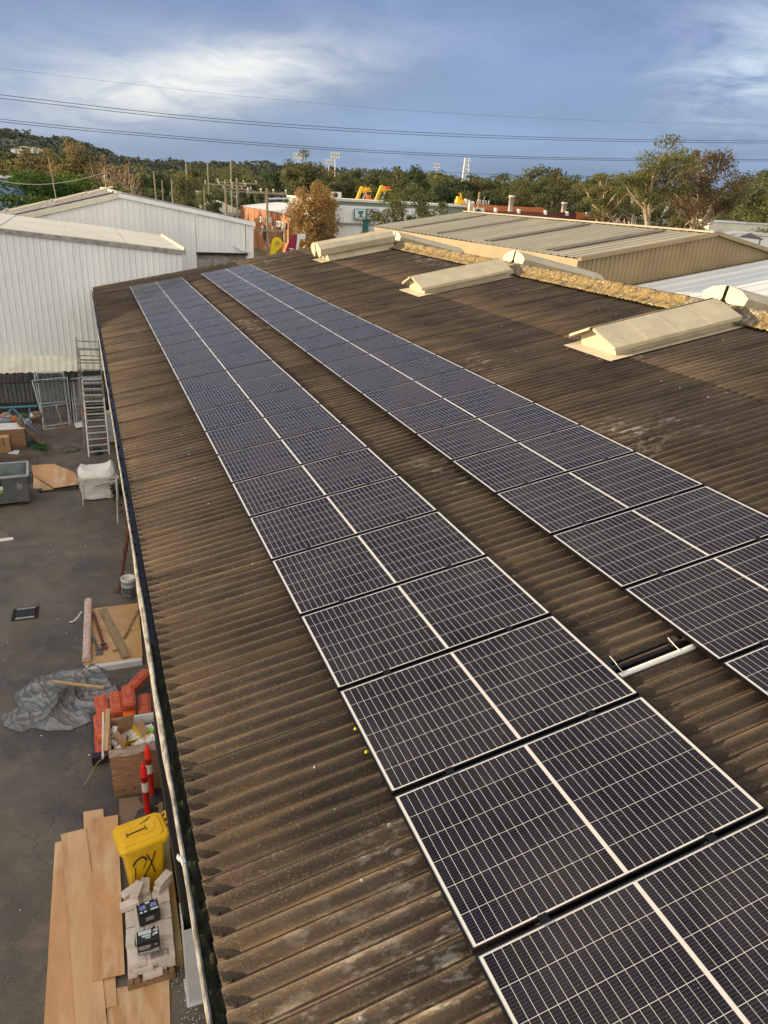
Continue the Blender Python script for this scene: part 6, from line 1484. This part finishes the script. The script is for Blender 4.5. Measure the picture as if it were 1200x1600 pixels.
# drain grate
g4 = [gz(*p) for p in [(23, 968), (57, 966), (56, 951), (24, 952)]]
gc = sum(g4, V((0, 0, 0)))/4; gw, gd = (g4[1]-g4[0]).length, (g4[3]-g4[0]).length
t = thing('drain_grate', 'iron drain grate with mossy edge in the pavement', 'drain', (gc.x, gc.y, GZ), -.02)
MB().box((0, 0, .002), (gw+.10, gd+.08, .006)).build('mossy_rim', 'moss', t, local=True); MB().box((0, 0, .0065), (gw*.86, gd*.9, .004)).build('pit', 'dark', t, local=True)
for k in range(9): MB().box((-gw*.38+gw*.76*k/8, 0, .016), (.022, gd*.86, .016)).build('bar', 'black_rubber', t, local=True)
MB().bar((-gw*.42, gd*.44, .016), (gw*.42, gd*.44, .016), .03).build('cross_bar', 'galv', t, local=True)
MB().bar((-gw*.42, -gd*.44, .016), (gw*.42, -gd*.44, .016), .03).build('cross_bar', 'galv', t, local=True)

# skip bin
sq = gz(47, 791); SW, SD, SH = 2.3, 1.25, .95
t = thing('skip_bin', 'grey steel skip bin on castors with green sign reading rect 306', 'skip', (sq.x-SW/2+.02, sq.y+SD/2, GZ), .05)
def tapebox(mb, w0, d0, w1, d1, z0, z1):
    v = [(-w0/2, -d0/2, z0), (w0/2, -d0/2, z0), (w0/2, d0/2, z0), (-w0/2, d0/2, z0), (-w1/2, -d1/2, z1), (w1/2, -d1/2, z1), (w1/2, d1/2, z1), (-w1/2, d1/2, z1)]
    return mb.add(v, [(0, 1, 5, 4), (1, 2, 6, 5), (2, 3, 7, 6), (3, 0, 4, 7), (3, 2, 1, 0)])
tapebox(MB(), SW-.08, SD-.12, SW-.02, SD, .12, SH).build('body', 'skip_grey', t, local=True)
tapebox(MB(), SW-.13, SD-.18, SW-.08, SD-.06, .2, SH+.002).build('lining', 'skip_in', t, local=True)
for (a, b) in (((-SW/2, -SD/2), (SW/2, -SD/2)), ((SW/2, -SD/2), (SW/2, SD/2)), ((SW/2, SD/2), (-SW/2, SD/2)), ((-SW/2, SD/2), (-SW/2, -SD/2))):
    MB().bar((*a, SH), (*b, SH), .06, .05).build('rim', 'galv', t, local=True)
MB().box((SW/2+.05, -SD*.1, SH-.25), (.09, .5, .24)).build('lifting_pocket', 'skip_grey', t, local=True); MB().box((SW/2+.055, -SD*.1, SH-.3), (.10, .36, .12)).build('pocket_opening', 'dark', t, local=True)
MB().box((.90, -SD/2-.0+.02, .62), (.13, .02, .17)).build('patch_plate', 'rim_grey', t, local=True)
for sx in (-1, 1):
    for sy in (-1, 1):
        w_ = MB().box((sx*(SW/2-.14), sy*(SD/2-.14), .115), (.10, .08, .06)).build('castor_bracket', 'rust', t, local=True)
        m = MB().lathe((0, 0, -.02), [(0, 0), (.055, 0), (.055, .04), (0, .04)], 12); me = m.mesh('castor'); me.transform(Matrix.Rotation(PI/2, 4, 'X')); me.materials.append(MATS['black_rubber']); link('castor', me, t, (sx*(SW/2-.14), sy*(SD/2-.14), .058))
# sign on the front face: dark green, white strip, lime strip
def fy(z): return -(SD-.12)/2-(z-.12)/(SH-.12)*.06-.008
sx0 = .44
def face_quad(x0, x1, z0, z1, m_, name, e=0.):
    return MB().prism([(x0, fy(z0)-e, z0), (x1, fy(z0)-e, z0), (x1, fy(z1)-e, z1), (x0, fy(z1)-e, z1)], (0, .004, 0)).build(name, m_, t, local=True)
face_quad(-.6, sx0, .68, .90, 'green_sign', 'sign_header'); face_quad(-.6, sx0+.02, .57, .68, 'white_sign', 'sign_strip'); face_quad(-.6, sx0, .47, .57, 'lime_sign', 'sign_footer')
def facetext(s, size, m_, x, z):
    me = text_mesh(s, size, .002, .004); R = Matrix((V((1, 0, 0)), V((0, -.07, 1)).normalized(), V((0, -1, -.07)).normalized())).transposed().to_4x4()
    me.transform(Matrix.Translation((x, fy(z)-.006, z)) @ R); me.materials.clear(); me.materials.append(MATS[m_]); link('lettering', me, t)
facetext('rect', .21, 'white_sign', -.01, .725); facetext('306', .12, 'black_paint', .08, .585)
# plywood pile behind the skip
GP = 'plywood pile right of the skip'
slab('plywood_sheet', [(52, 763), (72, 763), (80, 735), (52, 735)], -8.99, .05, 'ply_pale', 'pale board end sticking out at the left of the plywood pile', 'plywood', GP)
slab('plywood_sheet', [(66, 766), (84, 764), (84, 740), (60, 742)], -8.94, .02, 'ply_wet', 'golden board second from the left in the plywood pile', 'plywood', GP)
slab('plywood_sheet', [(49, 727), (83, 724.5), (117, 738), (124, 752), (123, 756), (84, 762), (52, 742)], -8.90, .02, 'ply', 'top plywood sheet with cut corners in the pile by the skip', 'plywood', GP)
slab('plywood_sheet', [(60, 768), (120, 762), (118, 745), (60, 745)], -8.998, .05, 'black_rubber', 'dark board underneath the plywood pile by the skip', 'board', GP)
slab('white_offcut', [(0, 846), (21, 843), (20, 839), (-6, 842)], -8.996, .01, 'white_sign', 'white board offcut lying at the left edge of the yard', 'offcut')
slab('brown_sheet', [(-8, 842), (16, 838), (2, 830), (-8, 832)], -8.998, .008, 'ply_brown', 'flat brown sheet behind the white offcut', 'board')
# wrapped timber pack and boxes at left
q = gz(41, 701); t = thing('wrapped_pack', 'shrink wrapped pack of timber with white plastic cover', 'pack', (q.x-.42, q.y+.35, GZ), .03)
MB().box((0, 0, .42), (.88, .7, .62)).build('pack_body', 'wrapped', t, local=True, bevel=.02); MB().box((0, 0, .755), (.94, .76, .05)).build('white_cover', 'white_bag', t, local=True, bevel=.02); MB().box((0, 0, .06), (.84, .66, .1)).build('skid', 'pallet', t, local=True)
q = gz(18, 706); t = thing('cardboard_box', 'upright pale cardboard box in front of the wrapped pack', 'box', (q.x-.2, q.y+.1, GZ), .05)
MB().box((0, 0, .28), (.36, .3, .56)).build('carton_body', 'ply_pale', t, local=True, bevel=.008); MB().box((0, -.152, .4), (.08, .004, .3)).build('tape', 'cardboard', t, local=True)
q = gz(9, 722); t = thing('leaning_boards', 'tall boards standing on edge at the left edge of the yard', 'boards', (q.x-.3, q.y+.1, GZ), -.1)
for k in range(4): MB().box((-.12*k, 0, .55+.03*k), (.025, .9, 1.1+.05*k), (0, .05, 0)).build('board', 'ply_pale' if k % 2 else 'cardboard', t, local=True)
tag(slab('white_scrap', [(12, 708), (24, 703), (31, 704), (28, 709)], -8.995, .03, 'white_bag'), 'white plastic scrap on the ground under the boxes', 'scrap')
# leaning pallet racks beside the pack
a0 = gz(72, 699); 
for i in range(3):
    t = thing('leaning_rack', ['slatted brown timber rack leaning left, front one', 'slatted timber rack, middle of the leaning three', 'slatted timber rack, rearmost of the leaning three'][i], 'timber rack', (a0.x-.02-.07*i, a0.y+.1*i, GZ), 0, 'slatted timber racks leaning together')
    t.rotation_euler = (0, -.62, .12)
    for yy in (0, .18, .36, .54, .72, .9): MB().box((0, yy, .60), (.02, .07, 1.2)).build('slat', 'timber_old', t, local=True)
    for zz_ in (.05, .6, 1.15): MB().box((.025, .45, zz_), (.03, 1.0, .06)).build('crosspiece', 'timber_old', t, local=True)
# blue steel frame
yb = 28.3
t = thing('steel_bench', 'teal and blue steel frame with slanting braces behind the timber pack', 'steel frame', (-3, yb, GZ))
za = gy(30, 636, yb).z
xa_, xb_ = gy(-60, 637, yb).x, gy(58, 635, yb).x
MB().tube([(xa_, yb, za), (xb_, yb, za)], .045, 8).build('top_beam', 'blue_steel', t)
for (p, q) in (((18, 638), (4, 656)), ((20, 638), (38, 655)), ((46, 637), (46, 660))):
    a, b = gy(*p, yb), gy(*q, yb); e = a+(b-a)*2.3; e.z = max(e.z, -8.98); e = a+(b-a)*((e.z-a.z)/(b.z-a.z)); MB().bar(a, e, .05).build('brace', 'blue_wall', t)
MB().bar((xa_, yb, -8.95), (xb_, yb, -8.95), .07).build('foot_beam', 'blue_steel', t)
# dim clutter under the awning
for i, (px, py, m_, s_, lb) in enumerate(((8, 640, 'cardboard', .22, 'dim brown carton under the awning at far left'), (22, 655, 'orange_plastic', .13, 'orange bucket under the blue frame'), (52, 642, 'white_bag', .14, 'white bag hanging at the end of the blue beam'), (33, 628, 'weed', .14, 'green plastic heap behind the blue frame'), (40, 660, 'white_plastic', .2, 'white tub under the blue frame'), (10, 655, 'galv', .25, 'grey metal tub under the blue beam'), (52, 610, 'ply_brown', .2, 'brown sack standing in the dark behind the fence panels'))):
    q = gy(px, py, 29.4); blobm('stored_item', lb, 'clutter', (q.x, 29.4, max(-9+s_*.6, min(q.z, -8.2))), s_, m_, i*2.3, 1, .8, .9, amp=.25)
# black bar fence under the awning
t = thing('bar_fence', 'black vertical bar fence in the shade under the awning', 'fence', (-3, 31.2, GZ))
for zz_ in (-8.85, -7.35): MB().bar((-9, 31.2, zz_), (.45, 31.2, zz_), .05).build('rail', 'black_paint', t)
bm_ = MB().bar((0, 0, 0), (0, 0, 1.9), .03); bme = bm_.mesh('bar'); bme.materials.append(MATS['black_paint'])
for k in range(62): link('bar', bme, t, V((-9+k*.153, 31.2, -9))-V(t.location))
# temporary fence panels
def fence_panel(label, bl_, br_, tl_, tr_, Yt, mesh=True):
    A, B = gz(*bl_), gz(*br_); C, D = gy(*tr_, Yt), gy(*tl_, Yt)
    t = thing('fence_panel', label, 'fence panel', ((A.x+B.x)/2, (A.y+B.y)/2, GZ), 0, 'galvanised fence panels leaning under the awning')
    f = MB()
    for a, b in ((A, B), (B, C), (C, D), (D, A)): f.tube([a, b], .021, 8)
    f.build('frame', 'galv', t)
    m1, m2 = A.lerp(D, .45), B.lerp(C, .45); MB().tube([m1, m2], .017, 6).build('mid_rail', 'galv', t)
    m1, m2 = A.lerp(D, .05), B.lerp(C, .05); MB().tube([m1, m2], .017, 6).build('low_rail', 'galv', t)
    if mesh:
        w = MB()
        for k in range(1, 24): w.tube([A.lerp(B, k/24), D.lerp(C, k/24)], .0028, 3, False)
        for k in range(1, 30): w.tube([A.lerp(D, k/30), B.lerp(C, k/30)], .0028, 3, False)
        w.build('wire_mesh', 'galv', t)
fence_panel('rearmost leaning fence panel, standing tallest with pale posts', (69, 672), (109, 665), (53, 582), (99, 581), 31.6)
fence_panel('front leaning fence panel with galvanised frame', (71, 670), (112.6, 662), (50, 595), (105, 589.5), 31.2)
fence_panel('middle leaning fence panel between the two', (70, 671), (111, 664), (57, 583), (96, 582), 31.4, False)
fence_panel('narrow fence panel standing behind the ladder', (117, 664), (130, 661), (110, 592), (128, 590), 31.5)
fence_panel('second narrow fence panel behind the ladder', (121, 663), (134, 660), (114, 596), (131, 594), 31.3)
a, b = gz(99, 668), gy(88, 634, 29.9); MB().tube([a, b], .03, 8).build('white_pole', 'white_metal', label='white pole leaning on the front fence panel', cat='pole')
slab('long_board', [(86, 671), (128, 666), (128, 657), (88, 660)], -8.998, .03, 'ply_brown', 'long brown board on the ground below the fence panels', 'board')
slab('white_board', [(118, 668), (132, 666), (130, 658), (116, 659)], -8.96, .03, 'white_bag', 'white board by the foot of the narrow fence panels', 'board')
# weeds and hose
mb = MB(); rs = random.Random(5)
for k in range(420):
    q = gz(rs.gauss(66, 6), rs.gauss(702, 2.2)); leafquad(mb, q+V((0, 0, rs.uniform(.01, .15))), rs.uniform(.02, .05), rs)
tag(mb.build('weeds', 'weed', kind='stuff'), 'small patch of green weeds in front of the leaning racks', 'weeds')
mb = MB(); pts = []
for k in range(90):
    a_ = k*.42; q = gz(152+7*math.cos(a_)*(1-.3*math.sin(k*.11)), 708+3*math.sin(a_)); pts.append(q+V((0, 0, .02+.2*k/90*(1-.4*abs(math.sin(k*.3))))))
mb.tube(pts, .014, 6); tag(mb.build('garden_hose', 'hose'), 'coiled green garden hose behind the ladder', 'hose')
mb = MB(); mb.tube([gz(*p)+V((0, 0, .012)) for p in ((98, 702), (106, 698), (116, 699), (125, 703), (118, 706), (108, 705), (104, 709))], .012, 5); tag(mb.build('loose_cable', 'hose'), 'loose dark cable curling on the wet ground', 'cable')
# ladders
def ladder(label, A, B, C, D, nr, w=.032, start=.06, end=.97, treads=False, m='alu'):
    """A,B feet, C,D tops (right, left)"""
    t = thing('ladder', label, 'ladder', ((A.x+B.x)/2, (A.y+B.y)/2, A.z), 0, 'aluminium ladders behind the white bag')
    MB().bar(A, D, .045, .07, up=(0, 1, 0)).build('stile', m, t); MB().bar(B, C, .045, .07, up=(0, 1, 0)).build('stile', m, t)
    for k in range(nr):
        f = start+(end-start)*k/(nr-1); a, b = A.lerp(D, f), B.lerp(C, f)
        MB().bar(a, b, .07 if treads else .035, .035, up=(0, 0, 1)).build('rung', m, t)
    return t
A, B = gz(139, 714), gz(171, 710); Y1 = A.y+.9
lt = ladder('front aluminium platform ladder with wide treads', A, B, gy(159.5, 594, Y1), gy(128, 594, Y1), 12, treads=True)
A2, B2 = gz(133, 712), gz(168, 706); D2, C2 = gy(118.5, 527, A2.y+.3), gy(154, 529, A2.y+.3)
ladder('tall rear aluminium ladder reaching above the platform', V((A2.x, A2.y+.5, -9)), V((B2.x, B2.y+.5, -9)), C2, D2, 15, start=.12, m='rim_grey')
p1_, p2_ = gy(128, 594, Y1), gy(159.5, 594, Y1)
MB().box((p1_+p2_)/2+V((0, .28, 0)), ((p2_-p1_).length, .55, .04)).build('platform', 'galv', lt)
for p in (p1_, p2_):
    MB().bar(p, p+V((0, .05, 1.05)), .03).bar(p+V((0, .5, 0)), p+V((0, .5, .8)), .03).bar(p+V((0, .05, 1.05)), p+V((0, .5, .8)), .04).build('guard_rail', 'rim_grey', lt)
    MB().bar(p+V((0, .55, 0)), V((p.x, p.y+1.3, -9)), .035).build('rear_leg', 'alu', lt)
MB().bar(p1_+V((0, .05, 1.05)), p2_+V((0, .05, 1.05)), .03).bar(p1_+V((0, .05, .7)), p2_+V((0, .05, .7)), .045).build('guard_bar', 'rim_grey', lt)
for (px, py, l_) in ((129.5, 643, 0), (164, 686, 1)):
    q = gy(px, py, A.y+.3); MB().box(q, (.05, .03, .14)).build('red_sticker', 'red_plastic', lt)
q = gz(172, 690); tag(MB().box((q.x+.12, q.y, -8.4), (.30, .5, 1.1)).build('grey_cabinet', 'grey_paint', bevel=.01), 'grey metal cabinet between the ladder and the wall', 'cabinet')
# trestle and white bag
q0, q1 = gz(131, 790), gz(183.5, 788); yt = q0.y
t = thing('trestle', 'white metal trestle in front of the bulging white bag', 'trestle', ((q0.x+q1.x)/2, yt, GZ))
hz = -9+.78
xl_, xr_ = q0.x-.02, q1.x-.0
MB().bar((xl_-.10, yt+.12, hz), (xr_+.08, yt+.12, hz), .05, .04).build('top_bar', 'white_metal', t)
for x in (xl_, xr_):
    for dy, dx in ((0, .0), (.32, .04)):
        MB().bar((x+dx+.04, yt+.12, hz-.02), (x+dx*1.2, yt+dy, -8.99), .026).build('leg', 'white_metal', t)
    MB().bar((x-.06 if x == xl_ else x+.02, yt+.12, hz-.03), (x+.0, yt+.06, -8.6), .02).build('stay', 'white_metal', t)
MB().bar((xl_+.02, yt+.1, hz-.12), (xr_+.04, yt+.1, hz-.12), .03, .05).build('lower_bar', 'white_metal', t)
MB().box((xl_-.12, yt+.12, hz), (.06, .09, .08)).box((xr_+.10, yt+.12, hz), (.06, .09, .08)).build('end_stop', 'white_metal', t)
bw0, bw1 = gz(127, 765).x, gz(185, 762).x
cx_, wx_ = (xl_+xr_)/2-.01, (xr_-xl_)/2+.05
mb = MB(); vs = []; NA, NZ = 56, 22
for j in range(NZ+1):
    f = j/NZ
    for i in range(NA):
        a_ = 2*PI*i/NA; ex = (abs(math.cos(a_))**.55)*(1 if math.cos(a_) > 0 else -1); ey = (abs(math.sin(a_))**.55)*(1 if math.sin(a_) > 0 else -1)
        rr = 1-.06*math.cos(f*PI)+.07*noise.noise(V((math.cos(a_)*2.2, math.sin(a_)*2.2, f*3)))+.04*noise.noise(V((a_*3, f*8, 0)))
        if f > .8: rr *= 1-(f-.8)*1.1
        top = .95+.10*math.sin(a_*2+1)*(f > .6)+.12*max(0, math.cos(a_-5.6))+.1*max(0, math.cos(a_-2.2))
        z = -8.97+f*top*(.92)+.03*noise.noise(V((a_*2, f*4, 5)))
        vs.append((cx_+ex*wx_*rr*.98, yt+.75+ey*.42*rr, z))
mb.add(vs, [(j*NA+i, j*NA+(i+1) % NA, (j+1)*NA+(i+1) % NA, (j+1)*NA+i) for j in range(NZ) for i in range(NA)], True)
mb.add([vs[NZ*NA+i] for i in range(NA)]+[(cx_, yt+.75, -8.12)], [(i, (i+1) % NA, NA) for i in range(NA)], True)
tag(mb.build('white_bulk_bag', 'white_bag'), 'bulging white woven bulk bag behind the trestle', 'bag')
mb = MB(); mb.box((cx_+.12, yt+.30, -8.5), (.42, .005, .035), (0, -.16, 0)).build('bag_print', 'label_grey', bpy.data.objects['white_bulk_bag'])
q = gz(190, 770); tag(MB().box((q.x-.02, q.y+.45, -8.5), (.04, .55, .9), (0, .22, 0)).build('leaning_plywood', 'ply_brown'), 'brown panel leaning between the white bag and the wall', 'board')
t = thing('cable_tangle', 'tangle of dark cables on the ground beside the trestle', 'cables', (q1.x+.12, yt+.4, GZ))
mb = MB()
for s_ in range(4):
    pts = [(q1.x+.02+.12*math.cos(k*.9+s_)*(1+.2*s_), yt+.35+.15*math.sin(k*.9+s_*2), -8.98+.45*abs(math.sin(k*.35+s_))) for k in range(16)]; mb.tube(pts, .012, 5)
mb.build('cables', 'dark_in', t); 
for i, (px, py) in enumerate(((179, 783), (188, 790), (190, 800))):
    q = gz(px, py); MB().box((q.x, q.y, -8.96), (.08, .06, .05), (0, 0, i)).build('scrap_part', 'rust', label=f"small rusty scrap {['under the trestle', 'right of the trestle leg', 'against the wall near the trestle'][i]}", cat='scrap', group='rusty scraps by the trestle')
